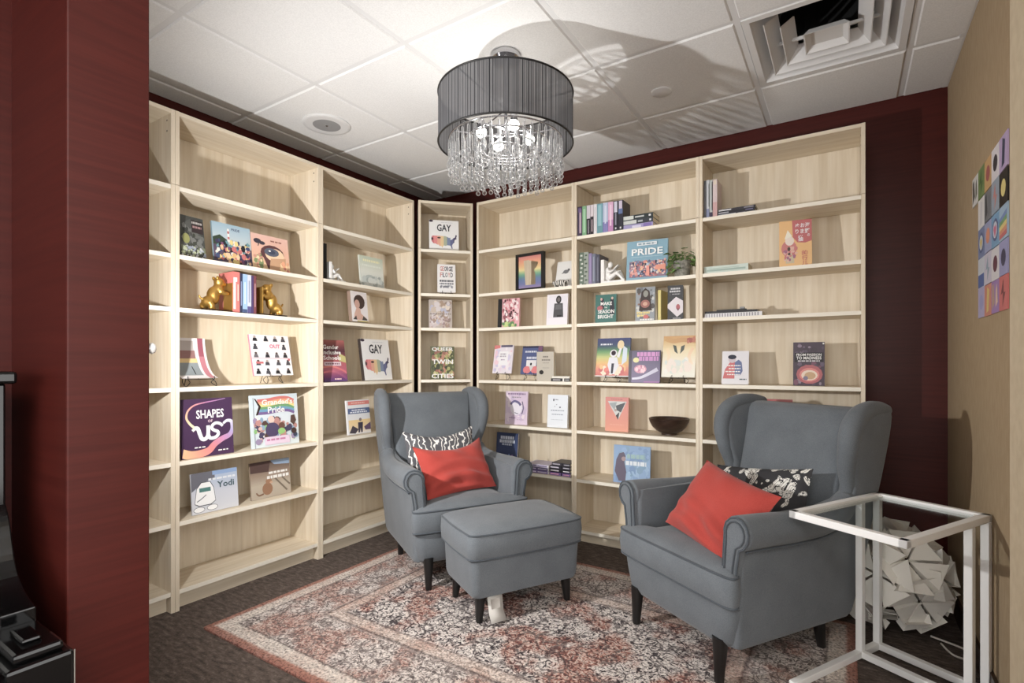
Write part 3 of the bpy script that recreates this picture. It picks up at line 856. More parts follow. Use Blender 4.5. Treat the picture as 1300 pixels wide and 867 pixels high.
# ================================================================== WHITE FOLDED LAMP ON THE FLOOR
lp = empty('folded_lamp', (0.155, 2.852, 0), 0.3, 'crumpled ball of white folded plastic petals and wire, fallen behind the table', 'lamp')
rnd = random.Random(7)
pm = MB()      # one petal: a trapezoid with two folded flanks
pm.add([(0.008, 0, -0.004), (0.122, -0.060, 0.006), (0.122, 0.060, 0.006), (0.015, -0.004, -0.022), (0.112, -0.060, -0.034), (0.112, 0.060, -0.034), (0.015, 0.004, -0.022)],
       [(0, 1, 2), (0, 3, 4, 1), (0, 2, 5, 6)])
proto = pm.build('petal', 'white_plastic', lp)
md = proto.modifiers.new('thick', 'SOLIDIFY'); md.thickness = 0.0012
CEN = Vector((0, 0, 0.245))
made = False; NP = 16
for k in range(NP):
    zz = 1 - 2 * (k + 0.5) / NP; a = k * 2.39996
    d = Vector((math.sqrt(1 - zz * zz) * math.cos(a), math.sqrt(1 - zz * zz) * math.sin(a), zz * 0.80))
    d = (d + Vector((rnd.uniform(-.15, .15), rnd.uniform(-.15, .15), rnd.uniform(-.15, .15)))).normalized()
    rr = rnd.uniform(0.182, 0.205)
    q = d.to_track_quat('Z', 'Y')
    nw = 6
    a0 = rnd.uniform(0, 6.28)
    for j in range(nw):
        if rnd.random() < 0.10: continue
        M = Matrix.Translation(CEN + Vector((d.x * rr, d.y * rr, d.z * rr * 0.95))) @ q.to_matrix().to_4x4() @ Matrix.Rotation(a0 + j * 2 * PI / nw + rnd.uniform(-.03, .03), 4, 'Z') @ Matrix.Rotation(rnd.uniform(-0.05, 0.12) - 0.12, 4, 'Y') @ Matrix.Scale(rnd.uniform(0.85, 1.1), 4)
        tip = min((M @ Vector(v)).z for v in pm.v)
        if tip < 0.004: M = Matrix.Translation((0, 0, 0.004 - tip)) @ M
        if made: c = link_copy(proto, lp)
        else: c = proto; made = True
        c.matrix_local = M
for k in range(9):
    d = Vector((rnd.uniform(-1, 1), rnd.uniform(-1, 0.4), rnd.uniform(-0.7, 0.7))).normalized()
    e = d.orthogonal().normalized(); f = d.cross(e)
    c0 = CEN + d * 0.17; r0 = rnd.uniform(0.05, 0.085)
    pts = [c0 + (e * math.cos(2 * PI * i / 20) + f * math.sin(2 * PI * i / 20)) * r0 for i in range(20)]
    lowest = min(p.z for p in pts)
    if lowest < 0.006: pts = [p + Vector((0, 0, 0.006 - lowest)) for p in pts]
    MB().tube([tuple(p) for p in pts], 0.004, 6, True).build('wire', 'white_plastic', lp, True)
MB().tube(smooth_path([(0.12, -0.10, 0.02), (0.20, -0.14, 0.008), (0.235, -0.19, 0.006), (0.21, -0.24, 0.006), (0.15, -0.22, 0.006), (0.14, -0.14, 0.012)], 6), 0.004, 6).build('cable', 'white_plastic', lp, True)
MB().ball(tuple(CEN), 0.075, 16, 10).build('bulb_globe', 'white_plastic', lp, True)

# ================================================================== CHANDELIER
CH = (-1.312, 1.968)
t = empty('chandelier', (CH[0], CH[1], CEIL - 0.005), 0, 'drum chandelier with dark string shade and hanging clear crystals', 'chandelier')
zc = lambda z: z - (CEIL - 0.005)
RS = 0.303
ZT, ZB = zc(2.388), zc(2.168)
MB().lathe([(0.001, 0), (0.066, 0), (0.066, -0.022), (0.058, -0.032), (0.001, -0.034)], 32).build('canopy', 'chrome', t, True, auto=0.6)
MB().tube([(0, 0, -0.03), (0, 0, zc(2.20))], 0.007, 10).build('stem', 'chrome', t, True)
n = 180; rings = []
for z in [ZT + (ZB - ZT) * k / 3 for k in range(4)]:
    rings.append([((RS + 0.0012 * (k % 2)) * math.cos(2 * PI * k / n), (RS + 0.0012 * (k % 2)) * math.sin(2 * PI * k / n), z) for k in range(n)])
MB().loft(rings, False, False).build('shade', 'shade_string', t, True)
circ = lambda r, z, n=64: [(r * math.cos(2 * PI * k / n), r * math.sin(2 * PI * k / n), z) for k in range(n)]
for z in (ZT, ZB):
    MB().tube(circ(RS + 0.001, z), 0.0042, 8, True).build('shade_ring', 'black_metal', t, True)
for k in range(3):
    a = 2 * PI * k / 3 + 0.4
    MB().tube([(0, 0, ZT - 0.06), (RS * math.cos(a), RS * math.sin(a), ZT)], 0.003, 6).build('spoke', 'black_metal', t, True)
    MB().tube([(RS * math.cos(a + 0.5) * 0.99, RS * math.sin(a + 0.5) * 0.99, ZT), (RS * math.cos(a + 0.5) * 0.99, RS * math.sin(a + 0.5) * 0.99, ZB)], 0.0025, 6).build('upright', 'black_metal', t, True)
drop = MB(); L = 0.105
drop.tube([(0, 0, 0), (0, 0, -0.012)], 0.0010, 5)
drop.lathe([(0.0005, -0.010), (0.0055, -0.014), (0.0055, -L), (0.0005, -L - 0.004)], 7)
drop.ball((0, 0, -L - 0.014), 0.0115, 10, 6)
proto = drop.build('crystal_drop', 'crystal', t, True); first = True
cnt = 0
for r, z, nn in ((0.255, zc(2.178), 46), (0.195, zc(2.168), 34), (0.135, zc(2.158), 22), (0.075, zc(2.148), 12)):
    MB().tube(circ(r, z), 0.0035, 6, True).build('crystal_ring', 'chrome', t, True)
    for k in range(nn):
        a = 2 * PI * k / nn
        p = (r * math.cos(a), r * math.sin(a), z)
        if first: proto.location = p; first = False
        else: link_copy(proto, t, p)
        if r > 0.2 or k % 2:
            link_copy(proto, t, (p[0] * 0.985, p[1] * 0.985, z - 0.028 - 0.016 * (k % 3) / 2), (0, 0, 0))
for k in range(3):
    a = 2 * PI * k / 3
    MB().tube([(0, 0, zc(2.20)), (0.255 * math.cos(a), 0.255 * math.sin(a), zc(2.178))], 0.003, 6).build('ring_arm', 'chrome', t, True)
for k in range(4):
    a = PI / 2 * k + 0.9
    p = (0.115 * math.cos(a), 0.115 * math.sin(a), zc(2.215))
    MB().tube([(0, 0, zc(2.24)), (p[0], p[1], zc(2.25))], 0.005, 6).build('lamp_arm', 'chrome', t, True)
    MB().lathe([(0.001, 0.045), (0.014, 0.045), (0.016, 0.012), (0.012, 0.008)], 12).build('socket', 'chrome', t, True, p)
    MB().ball((0, 0, -0.008), 0.024, 14, 9).build('bulb', 'bulb_lit', t, True, p)
add_light('chandelier_glow', 'POINT', (CH[0], CH[1], 2.235), 3.5, (1.0, 0.95, 0.88), 0.05)

# ================================================================== PIANO END
t = empty('upright_piano', (-1.63, 0.335, 0), 0, 'black upright piano against the red lobby wall, worn at its edges', 'piano')
PB = 'piano_black'
# local: x away from the wall, y towards the far end (0) and back along the wall (negative), z up
MB().box((0.002, -1.45, 0.10), (0.20, 0.0, 1.13)).build('case', PB, t, bevel=0.004)
MB().box((-0.0, -1.47, 1.13), (0.225, 0.012, 1.155)).build('lid', PB, t, bevel=0.006)
MB().box((0.20, -1.45, 0.53), (0.50, -0.076, 0.60)).build('key_bed', PB, t, bevel=0.004)
ck = [(0.20, 0.89), (0.225, 0.86), (0.243, 0.82), (0.263, 0.78), (0.30, 0.748), (0.345, 0.732), (0.375, 0.727)]
ol = smooth_path(ck, 4) + [(0.375, 0.55), (0.20, 0.55)]
MB().loft([[(x, y, z) for x, z in ol] for y in (-0.05, 0.0)]).build('cheek', PB, t, False, bevel=0.004)
blk = MB().box((0.355, -0.075, 0.51), (0.518, 0.012, 0.685)).build('key_block', PB, t, bevel=0.006)
MB().box((0.37, -0.064, 0.685), (0.505, 0.002, 0.702)).build('block_cap', PB, blk, bevel=0.006)
MB().box((0.405, -0.045, 0.702), (0.472, -0.018, 0.710)).build('block_cap', PB, blk, bevel=0.004)
m = MB()
m.tube([(0.5172, 0.0112, 0.684), (0.5172, 0.0112, 0.60)], 0.0009, 5)
m.build('worn_edge', 'piano_wear', blk)
MB().loft([[(0.20, y, 0.66), (0.50, y, 0.60), (0.50, y, 0.62), (0.46, y, 0.65), (0.26, y, 0.74), (0.20, y, 0.76)] for y in (-1.40, -0.076)]).build('fallboard', PB, t, bevel=0.004)
for y in (-0.10, -1.40):
    m = MB(); m.loft([[(x, yy, z) for x, yy in rrect(0.45 - s, 0.45 + s, y - s, y + s, s * 0.4, 2)] for z, s in ((0.0, 0.045), (0.05, 0.045), (0.08, 0.03), (0.30, 0.03), (0.45, 0.048), (0.51, 0.05))]); m.build('leg', PB, t, True, auto=0.6)
MB().box((0.002, -1.45, 0.0), (0.50, 0.0, 0.10)).build('bottom_board', PB, t, bevel=0.004)

# ================================================================== BOOKS
def rot_lean(p, th, L):
    x, y, z = p
    c, s = math.cos(L), math.sin(L)
    return (x, th + (y - th) * c + z * s, z * c - (y - th) * s)

def art_mesh(art, w, h, th, L, depth=None):
    """flat ink on the front board; returns (shapes, lettering)"""
    A, B = MB(), MB(); lay = [0]
    def push(mbx, pts, faces, c):
        lay[0] += 1
        y = -0.0006 - lay[0] * 0.00004
        mbx.col = lin(c)
        mbx.add([rot_lean(((u - 0.5) * w, y, v * h), th, L) for u, v in pts], faces)
    def poly(pts, c): push(A, pts, [tuple(range(len(pts)))], c)
    def ell(u, v, ru, rv, c, n=14): poly([(u + ru * math.cos(2 * PI * k / n), v + rv * math.sin(2 * PI * k / n)) for k in range(n)], c)
    for s in art:
        k = s[0]
        if k == 'R': poly([(s[1], s[2]), (s[3], s[2]), (s[3], s[4]), (s[1], s[4])], s[5])
        elif k == 'P': poly(s[1], s[2])
        elif k == 'E': ell(s[1], s[2], s[3], s[4], s[5])
        elif k == 'G':      # vertical gradient as thin bands: u0 v0 u1 v1 [colours bottom..top]
            cs = s[5]; n = 24
            for i in range(n):
                t = i / (n - 1) * (len(cs) - 1); a = min(int(t), len(cs) - 2); f = t - a
                c = tuple(cs[a][j] * (1 - f) + cs[a + 1][j] * f for j in range(3))
                lay[0] -= 1 if i else 0
                poly([(s[1], s[2] + (s[4] - s[2]) * i / n), (s[3], s[2] + (s[4] - s[2]) * i / n), (s[3], s[2] + (s[4] - s[2]) * (i + 1) / n), (s[1], s[2] + (s[4] - s[2]) * (i + 1) / n)], c)
        elif k == 'X':      # crowd of small blobs: u0 v0 u1 v1 palette n size seed
            rnd = random.Random(s[8])
            for i in range(s[6]):
                z = s[7] * rnd.uniform(0.6, 1.3)
                ru = z; rv = z * w / h * rnd.uniform(0.8, 1.6)
                u = rnd.uniform(s[1] + ru, s[3] - ru); v = rnd.uniform(s[2] + rv, s[4] - rv)
                a0 = rnd.uniform(0, 6.28); m = rnd.choice((5, 6, 8))
                poly([(u + ru * math.cos(a0 + 2 * PI * q / m), v + rv * math.sin(a0 + 2 * PI * q / m)) for q in range(m)], rnd.choice(s[5]))
        elif k == 'S':      # stroke along smooth path: pts width colours(list) 
            pp = smooth_path(s[1], 7); n = len(pp); wd = s[2]; cs = s[3]
            lay[0] += 1
            for i in range(n - 1):
                (x0, y0), (x1, y1) = pp[i], pp[i + 1]
                t0 = i / (n - 1); t1 = (i + 1) / (n - 1)
                w0 = wd[0] + (wd[1] - wd[0]) * t0; w1 = wd[0] + (wd[1] - wd[0]) * t1
                def nrm(j):
                    a = Vector(pp[max(j - 1, 0)]); b_ = Vector(pp[min(j + 1, n - 1)]); d = b_ - a
                    d = Vector((-d.y * h, d.x * w)); d.normalize(); return Vector((d.x / w, d.y / h)) * w
                n0, n1 = nrm(i), nrm(i + 1)
                t = t0 * (len(cs) - 1); a = min(int(t), len(cs) - 2) if len(cs) > 1 else 0; f = t - a
                c = cs[0] if len(cs) == 1 else tuple(cs[a][j] * (1 - f) + cs[a + 1][j] * f for j in range(3))
                lay[0] -= 1
                cl = lambda p: (min(max(p[0], 0), 1), min(max(p[1], 0), 1))
                poly([cl((x0 + n0.x * w0, y0 + n0.y * w0)), cl((x0 - n0.x * w0, y0 - n0.y * w0)), cl((x1 - n1.x * w1, y1 - n1.y * w1)), cl((x1 + n1.x * w1, y1 + n1.y * w1))], c)
            lay[0] += 1
        elif k == 'T':
            vs, fs = text_shape(s[1], True)
            if vs: push(B, [(s[2] + a * s[4], s[3] + b_ * s[5]) for a, b_ in vs], fs, s[6])
        elif k == 'L':      # illegible small line of print
            n = max(2, int(s[3] / 0.06)); rnd = random.Random(int(s[1] * 1000 + s[2] * 7919))
            x = s[1] - s[3] / 2
            while x < s[1] + s[3] / 2 - 0.01:
                q = min(rnd.uniform(0.04, 0.12), s[1] + s[3] / 2 - x)
                poly([(x, s[2] - s[4] / 2), (x + q, s[2] - s[4] / 2), (x + q, s[2] + s[4] / 2), (x, s[2] + s[4] / 2)], s[5])
                x += q + 0.02
    return A, B

def book_solid(t, w, h, th, L, cover, spine=None):
    b = 0.0016
    m = MB(); m.col = lin(cover)
    for lo, hi in (((-w / 2, 0, 0), (w / 2, b, h)), ((-w / 2, th - b, 0), (w / 2, th, h))): m.box(lo, hi)
    m.col = lin(spine or cover)
    m.box((-w / 2 - 0.0004, 0.0002, 0.0002), (-w / 2 + b, th - 0.0002, h - 0.0002))
    m.v = [rot_lean(p, th, L) for p in m.v]
    c = m.build('cover', 'print', t)
    p = MB().box((-w / 2 + b, b, 0.003), (w / 2 - 0.003, th - b, h - 0.003))
    p.v = [rot_lean(q, th, L) for q in p.v]
    p.build('pages', 'paper', t)
    return c

def frame_of(unit, xl, xr, ins):
    U = UNIT[unit]
    il, ir = ins if isinstance(ins, (tuple, list)) else (ins, ins)
    pl = on_plane(xl, CYP, U['o'] + U['n'] * il, U['n']); pr = on_plane(xr, CYP, U['o'] + U['n'] * ir, U['n'])
    pl.z = pr.z = 0
    return pl, pr, math.atan2((pr - pl).y, (pr - pl).x)

EASELS = []
def book(unit, row, xl, xr, ytop, ins, label, cover, art=(), th=0.02, lean=0.0, lift=0.0, spine=None, h=None, easel=None, name='book', cat='book'):
    U = UNIT[unit]; L = math.radians(lean)
    pl, pr, rz = frame_of(unit, xl, xr, ins)
    w = (pr - pl).length; mid = (pl + pr) / 2; z0 = U['rows'][row] + 0.0006
    n = Vector((-math.sin(rz), math.cos(rz), 0))
    if h is None:
        h = (on_plane((xl + xr) / 2, ytop, mid + n * 0.08 * math.sin(L), n).z - z0 - lift) / math.cos(L)
    t = empty(name, (mid.x, mid.y, z0 + lift), rz, label, cat, None)
    book_solid(t, w, h, th, L, cover, spine)
    A, B = art_mesh(art, w, h, th, L)
    if A.v: A.build('cover_print', 'print', t)
    if B.v: B.build('title', 'print', t)
    if easel:
        e = empty('wire_easel', (mid.x, mid.y, z0), rz, easel, 'easel')
        r = 0.0017; s = min(0.05, w * 0.33)
        for q in (-1, 1):
            MB().tube(smooth_path([(q * s * 0.7, 0.0, lift + 0.012), (q * s * 0.72, -0.012, lift + 0.006), (q * s * 0.75, -0.008, lift - 0.004), (q * s * 0.8, th * 0.6, lift - 0.004), (q * (s * 0.7), 0.01, lift * 0.5), (q * (s + 0.002), -0.004, 0.002), (q * (s + 0.008), 0.02, lift * 0.5), (q * s * 0.9, th, lift - 0.003)], 4), r, 6).build('leg', 'black_metal', e, True)
        MB().tube([(-s, th * 0.6, lift - 0.004), (s, th * 0.6, lift - 0.004)], r, 6).build('ledge', 'black_metal', e, True)
        yb = th + 0.006
        MB().tube([(0, yb, lift - 0.003), (0, yb + h * 0.5 * math.sin(L) + 0.004, lift + h * 0.5)], r, 6).build('back_rest', 'black_metal', e, True)
        MB().tube([(0, yb + h * 0.5 * math.sin(L) + 0.004, lift + h * 0.5), (0, min(yb + 0.06 + h * 0.2, 0.17), 0.002)], r, 6).build('back_leg', 'black_metal', e, True)
    return t, w, h

W_ = (238, 236, 232); K_ = (24, 24, 26)
RB = [(92, 60, 128), (50, 84, 160), (58, 140, 90), (236, 206, 72), (232, 132, 52), (206, 58, 48)]
# ---- bookcase B
book('B', 1, 229.5, 262, 275, (0.045, 0.06), 'dark grey photographic book on the shelf above the gold bookends', (74, 76, 72),
     [('X', 0, 0, 1, .95, [(60, 62, 58), (88, 90, 86), (108, 110, 104), (70, 74, 62), (120, 122, 118)], 60, .10, 1), ('R', .5, .62, .95, .92, (58, 44, 46)), ('L', .72, .86, .4, .05, (190, 185, 180)), ('L', .72, .76, .35, .05, (170, 120, 120)),
      ('E', .25, .45, .14, .12, (150, 152, 70)), ('X', 0, 0, 1, .3, [(196, 200, 206), (150, 160, 180), (180, 190, 150), (120, 128, 96)], 60, .05, 2)], 0.012, 8)
book('B', 1, 272.5, 321, 285.5, (0.055, 0.06), 'picture book with a crowd of people, a lighthouse and pale blue sky', (120, 150, 166),
     [('G', 0, .45, 1, 1, [(196, 202, 200), (168, 192, 204), (140, 178, 200)]), ('P', [(0, .62), (.18, .70), (.36, .60), (.36, .45), (0, .45)], (52, 70, 50)), ('R', .38, .55, .43, .88, (232, 226, 220)), ('R', .38, .62, .43, .68, (190, 60, 56)), ('R', .38, .76, .43, .82, (190, 60, 56)),
      ('R', .0, .0, 1, .45, (90, 70, 96)), ('T', 'PRIDE', .60, .88, .22, .06, (60, 74, 110)),
      ('X', 0, .0, 1, .62, [(214, 160, 60), (196, 60, 56), (42, 60, 110), (230, 220, 206), (88, 150, 160), (230, 178, 120), (58, 44, 84), (120, 60, 110), (226, 196, 84), (34, 34, 44)], 120, .05, 4)], 0.012, 8)
book('B', 1, 321.5, 368.5, 300, (0.06, 0.06), 'peach picture book with a large face looking up on its cover', (222, 164, 128),
     [('G', 0, 0, 1, 1, [(214, 176, 112), (224, 158, 122), (226, 170, 150)]), ('X', .02, 0, .3, .5, [(236, 200, 140), (200, 120, 90), (120, 140, 80)], 26, .05, 6), ('E', .16, .80, .10, .07, (62, 56, 70)), ('E', .28, .76, .08, .05, (62, 56, 70)), ('S', [(.2, .78), (.17, .66)], (.012, .01), [(62, 56, 70)]),
      ('E', .54, .50, .32, .24, (94, 44, 50)), ('P', [(.26, .45), (.40, .05), (.55, .05), (.52, .5)], (94, 44, 50)), ('E', .60, .47, .26, .19, (232, 190, 140)), ('E', .52, .54, .20, .12, (84, 92, 112)), ('E', .52, .54, .10, .06, (52, 62, 90)), ('E', .47, .57, .03, .025, W_), ('P', [(.48, .36), (.9, .42), (.86, .0), (.42, .0)], (196, 140, 84)),
      ('L', .66, .86, .3, .04, (150, 80, 60)), ('X', .7, .0, 1, .35, [(226, 140, 70), (200, 90, 70), (236, 190, 120)], 18, .05, 8)], 0.012, 8)
book('B', 4, 231.5, 297, 506, (0.03, 0.04), 'purple picture book titled Shapes of Us with a winding ribbon', (72, 36, 82),
     [('R', 0, 0, .035, 1, (60, 28, 70)),
      ('S', [(.86, .985), (.66, .955), (.45, .93), (.25, .89), (.13, .80), (.10, .68), (.16, .58), (.24, .50), (.20, .46)], (.006, .028), [(176, 130, 190), (190, 100, 170), (226, 120, 110), (236, 180, 120), (240, 220, 170), (238, 234, 236)]),
      ('S', [(.0, .10), (.16, .055), (.34, .06), (.50, .10), (.62, .20), (.78, .28), (.92, .33), (.985, .43), (.97, .56), (.88, .585), (.80, .54)], (.085, .022), [(240, 176, 96), (232, 130, 84), (222, 90, 92), (206, 120, 180), (170, 150, 210), (214, 214, 236), (238, 236, 240)]),
      ('S', [(.24, .50), (.30, .49), (.335, .40), (.37, .315), (.43, .30), (.485, .35), (.50, .44), (.50, .53)], (.038, .036), [(240, 238, 240)]), ('S', [(.50, .36), (.53, .31), (.60, .305), (.66, .325), (.695, .37), (.68, .41), (.62, .435), (.575, .47), (.585, .525), (.65, .56), (.73, .545), (.79, .50)], (.034, .028), [(240, 238, 240)]),
      ('T', 'SHAPES', .55, .73, .54, .15, (240, 238, 240)), ('T', 'OF', .545, .605, .09, .045, (236, 200, 210)), ('L', .34, .17, .22, .02, W_), ('L', .78, .08, .2, .02, W_)], 0.012, 4)
book('B', 4, 320.5, 380, 501, (0.05, 0.06), 'picture book titled Grandad\'s Pride with a rainbow flag over a crowd', (206, 220, 226),
     [('G', 0, .4, 1, 1, [(214, 224, 230), (196, 214, 224)]),
      ('S', [(.14, .89), (.35, .90), (.6, .93), (.78, .92), (.92, .86)], (.03, .03), [(206, 66, 52)]), ('S', [(.16, .84), (.36, .85), (.6, .88), (.78, .87), (.92, .81)], (.026, .026), [(232, 140, 62)]), ('S', [(.17, .795), (.36, .80), (.6, .83), (.78, .82), (.92, .76)], (.026, .026), [(238, 214, 96)]),
      ('S', [(.18, .745), (.36, .75), (.6, .78), (.78, .77), (.92, .71)], (.026, .026), [(96, 164, 92)]), ('S', [(.17, .70), (.36, .70), (.6, .73), (.78, .72), (.92, .665)], (.026, .026), [(70, 150, 190)]), ('S', [(.15, .65), (.36, .65), (.6, .675), (.78, .67), (.92, .62)], (.026, .026), [(112, 76, 150)]),
      ('P', [(.10, .94), (.21, .78), (.14, .62), (.10, .62), (.16, .78), (.08, .93)], (60, 40, 36)), ('R', .05, .0, .07, .95, (150, 160, 170)),
      ('X', .02, .05, .98, .60, [(70, 60, 96), (222, 170, 150), (120, 160, 190), (90, 60, 50), (230, 226, 220), (190, 120, 110), (120, 190, 90), (150, 130, 170), (52, 60, 90)], 80, .055, 9), ('E', .40, .52, .07, .07, (226, 190, 172)), ('E', .42, .32, .15, .14, (76, 60, 104)), ('E', .62, .38, .07, .07, (110, 66, 48)), ('E', .61, .28, .08, .06, (130, 196, 80)), ('E', .88, .26, .06, .06, (74, 46, 40)), ('R', .25, .04, .78, .19, (222, 196, 220)), ('L', .50, .13, .42, .035, (190, 90, 150)),
      ('T', "Grandad's", .55, .855, .66, .11, (246, 240, 232)), ('T', 'Pride', .52, .705, .36, .12, (246, 240, 240))], 0.012, 5)
book('B', 5, 244.5, 303, 598, (0.05, 0.045), 'snowy picture book titled Yodi with a white furry beast', (196, 200, 210),
     [('G', 0, 0, 1, 1, [(206, 208, 216), (196, 200, 212), (150, 172, 204)]), ('R', 0, .78, .45, 1, (64, 74, 78)), ('P', [(0, .55), (.25, .75), (.5, .8), (.5, 1), (0, 1)], (104, 104, 116)), ('R', .45, .90, 1, 1, (112, 150, 200)),
      ('P', [(.05, .25), (.10, .62), (.20, .76), (.40, .76), (.47, .60), (.50, .26), (.40, .18), (.14, .18)], (70, 74, 84)), ('P', [(.06, .26), (.11, .61), (.21, .745), (.39, .745), (.46, .59), (.49, .27), (.39, .20), (.15, .20)], (240, 240, 240)), ('E', .14, .10, .12, .07, (70, 74, 84)), ('E', .14, .10, .11, .06, (240, 240, 240)), ('E', .42, .11, .12, .07, (70, 74, 84)), ('E', .42, .11, .11, .06, (240, 240, 240)), ('S', [(.10, .30), (.2, .36), (.30, .44)], (.01, .01), [(120, 126, 136)]), ('R', .16, .52, .40, .62, (64, 128, 122)),
      ('L', .66, .80, .6, .05, (216, 220, 226)), ('T', 'Yodi', .73, .64, .38, .16, (50, 84, 96))], 0.010, 6)
book('B', 5, 319.5, 369.5, 585, (0.07, 0.07), 'brown picture book with a seated dog on a sandy cover', (150, 126, 100),
     [('G', 0, 0, 1, 1, [(176, 160, 138), (186, 170, 146), (150, 124, 100), (96, 76, 66)]), ('P', [(.5, 1), (1, 1), (1, .84), (.6, .88)], (126, 156, 190)), ('P', [(0, 1), (.5, 1), (.45, .7), (0, .72)], (86, 60, 54)), ('S', [(.6, .5), (.75, .3), (.9, .1)], (.02, .02), [(120, 104, 84)]), ('S', [(.75, .55), (.86, .4), (.98, .25)], (.02, .02), [(120, 104, 84)]),
      ('E', .40, .24, .13, .17, (150, 100, 56)), ('E', .44, .44, .08, .08, (160, 106, 58)), ('E', .50, .40, .04, .03, (200, 150, 110)), ('S', [(.3, .12), (.18, .10), (.12, .18)], (.02, .015), [(126, 84, 50)]), ('L', .70, .66, .5, .06, (236, 232, 226)), ('L', .68, .54, .56, .08, (236, 232, 226))], 0.010, 6)
# gold-bookend row: upright books between
def upright(unit, row, xl, xr, ytop, ins, label, cover, bands=(), depth=0.14, group=None, h=None, tip=0.0):
    U = UNIT[unit]
    pl, pr, rz = frame_of(unit, xl, xr, ins)
    w = (pr - pl).length * 0.985; mid = (pl + pr) / 2; z0 = U['rows'][row] + 0.0006
    if h is None: h = on_plane((xl + xr) / 2, ytop, mid, U['n']).z - z0
    t = empty('book', (mid.x, mid.y, z0), rz, label, 'book', group)
    m = MB(); m.col = lin(cover); b = min(0.0014, w * 0.15)
    rnd = random.Random(int(xl * 10))
    m.box((-w / 2, 0.0, 0), (-w / 2 + b, depth, h)); m.box((w / 2 - b, 0.0, 0), (w / 2, depth, h)); m.box((-w / 2 + b, 0.0, 0.0003), (w / 2 - b, b, h - 0.0003))
    m.build('cover', 'print', t)
    MB().box((-w / 2 + b, b, 0.002), (w / 2 - b, depth - 0.003, h - 0.003)).build('pages', 'paper', t)
    if bands:
        m = MB()
        for k, (v0, v1, u0, u1, c) in enumerate(bands):
            y = -0.0004 - 0.00005 * k
            m.col = lin(c); m.add([(u0 * w / 2, y, v0 * h), (u1 * w / 2, y, v0 * h), (u1 * w / 2, y, v1 * h), (u0 * w / 2, y, v1 * h)], [(0, 1, 2, 3)])
        m.build('spine_print', 'print', t)
    return t
G1 = None
upright('B', 2, 296, 304.5, 345, 0.045, 'red book with a white stroke on its spine, between gold bookends', (206, 62, 44), [(.1, .86, -.9, -.25, W_), (.76, .86, -.9, .2, W_), (.3, .7, .3, .6, (240, 190, 170))])
upright('B', 2, 304.8, 308, 347, 0.045, 'thin navy book between the gold bookends', (36, 46, 84), [(.2, .8, -.4, .4, (120, 140, 190))])
upright('B', 2, 308.2, 314, 348, 0.045, 'light blue book between the gold bookends', (122, 170, 218), [(.25, .8, -.3, .3, (180, 210, 236)), (0, .12, -1, 1, (44, 70, 120))])
upright('B', 2, 314.2, 319, 349, 0.045, 'pale grey book between the gold bookends', (190, 196, 214), [(0, .2, -1, 1, (70, 60, 130)), (.3, .85, -.4, .4, (140, 150, 180))])
upright('B', 2, 319.2, 322, 350, 0.045, 'thin purple book between the gold bookends', (72, 44, 104))
upright('B', 2, 322.2, 325.5, 350, 0.045, 'maroon book at the end of the row between gold bookends', (120, 40, 54), [(.2, .8, -.3, .3, (200, 150, 150))])

def blob(parts, name, mat, parent, vox=0.006, loc=None, rot=None):
    m = MB()
    for p in parts:
        if len(p) == 2: m.tube(smooth_path(p[0], 4), [p[1][0] + (p[1][1] - p[1][0]) * k / ((len(p[0]) - 1) * 4) for k in range((len(p[0]) - 1) * 4 + 1)], 10)
        else: m.ball(p[0], 1.0, 14, 10, p[1])
    o = m.build(name, mat, parent, True, loc, rot)
    md = o.modifiers.new('remesh', 'REMESH'); md.mode = 'VOXEL'; md.voxel_size = vox; md.use_smooth_shade = True
    md = o.modifiers.new('smooth', 'SMOOTH'); md.factor = 0.5; md.iterations = 3
    return o
def gold_bookend(xb, ins, mirror, label):
    """a stout animal on its hind legs leaning against the books; local +x points to the books"""
    U = UNIT['B']; p = on_plane(xb, CYP, U['o'] + U['n'] * ins, U['n']); z0 = U['rows'][2] + 0.0006
    t = empty('bookend', (p.x, p.y, z0), U['rz'] + (PI if mirror else 0), label, 'bookend')
    MB().box((-0.085, -0.045, 0), (0.075, 0.045, 0.012)).build('base', 'dark_brown', t, bevel=0.002)
    MB().box((0.060, -0.045, 0.012), (0.068, 0.045, 0.16)).build('plate', 'gold', t, bevel=0.002)
    parts = [((-0.015, 0, 0.085), (0.030, 0.032, 0.048, 0)), ((-0.040, 0, 0.052), (0.032, 0.034, 0.030, 0)), ((0.008, 0, 0.120), (0.028, 0.032, 0.030, 0)), ((0.016, 0, 0.158), (0.027, 0.026, 0.026, 0)), ((0.036, 0, 0.150), (0.016, 0.016, 0.013, 0)),
             ((-0.002, 0.020, 0.178), (0.010, 0.006, 0.012, 0)), ((-0.002, -0.020, 0.178), (0.010, 0.006, 0.012, 0)),
             ([(-0.045, 0.020, 0.05), (-0.055, 0.024, 0.032), (-0.050, 0.024, 0.014)], (0.018, 0.012)), ([(-0.045, -0.020, 0.05), (-0.035, -0.026, 0.032), (-0.040, -0.026, 0.014)], (0.018, 0.012)),
             ([(0.010, 0.022, 0.115), (0.038, 0.024, 0.108), (0.052, 0.022, 0.122)], (0.014, 0.010)), ([(0.010, -0.022, 0.110), (0.036, -0.024, 0.098), (0.052, -0.022, 0.106)], (0.014, 0.010)),
             ([(-0.065, 0, 0.06), (-0.080, 0, 0.070), (-0.084, 0, 0.084)], (0.007, 0.005)), ((-0.045, 0.024, 0.016), (0.018, 0.011, 0.008, 0)), ((-0.032, -0.026, 0.016), (0.018, 0.011, 0.008, 0))]
    blob([(a[0], a[1][:3], 0) if len(a[1]) == 4 else a for a in parts], 'figure', 'gold', t, 0.0045)
gold_bookend(274.4, 0.095, False, 'gold animal bookend standing upright against the red book')
gold_bookend(341.6, 0.095, True, 'gold animal bookend standing upright against the maroon book')

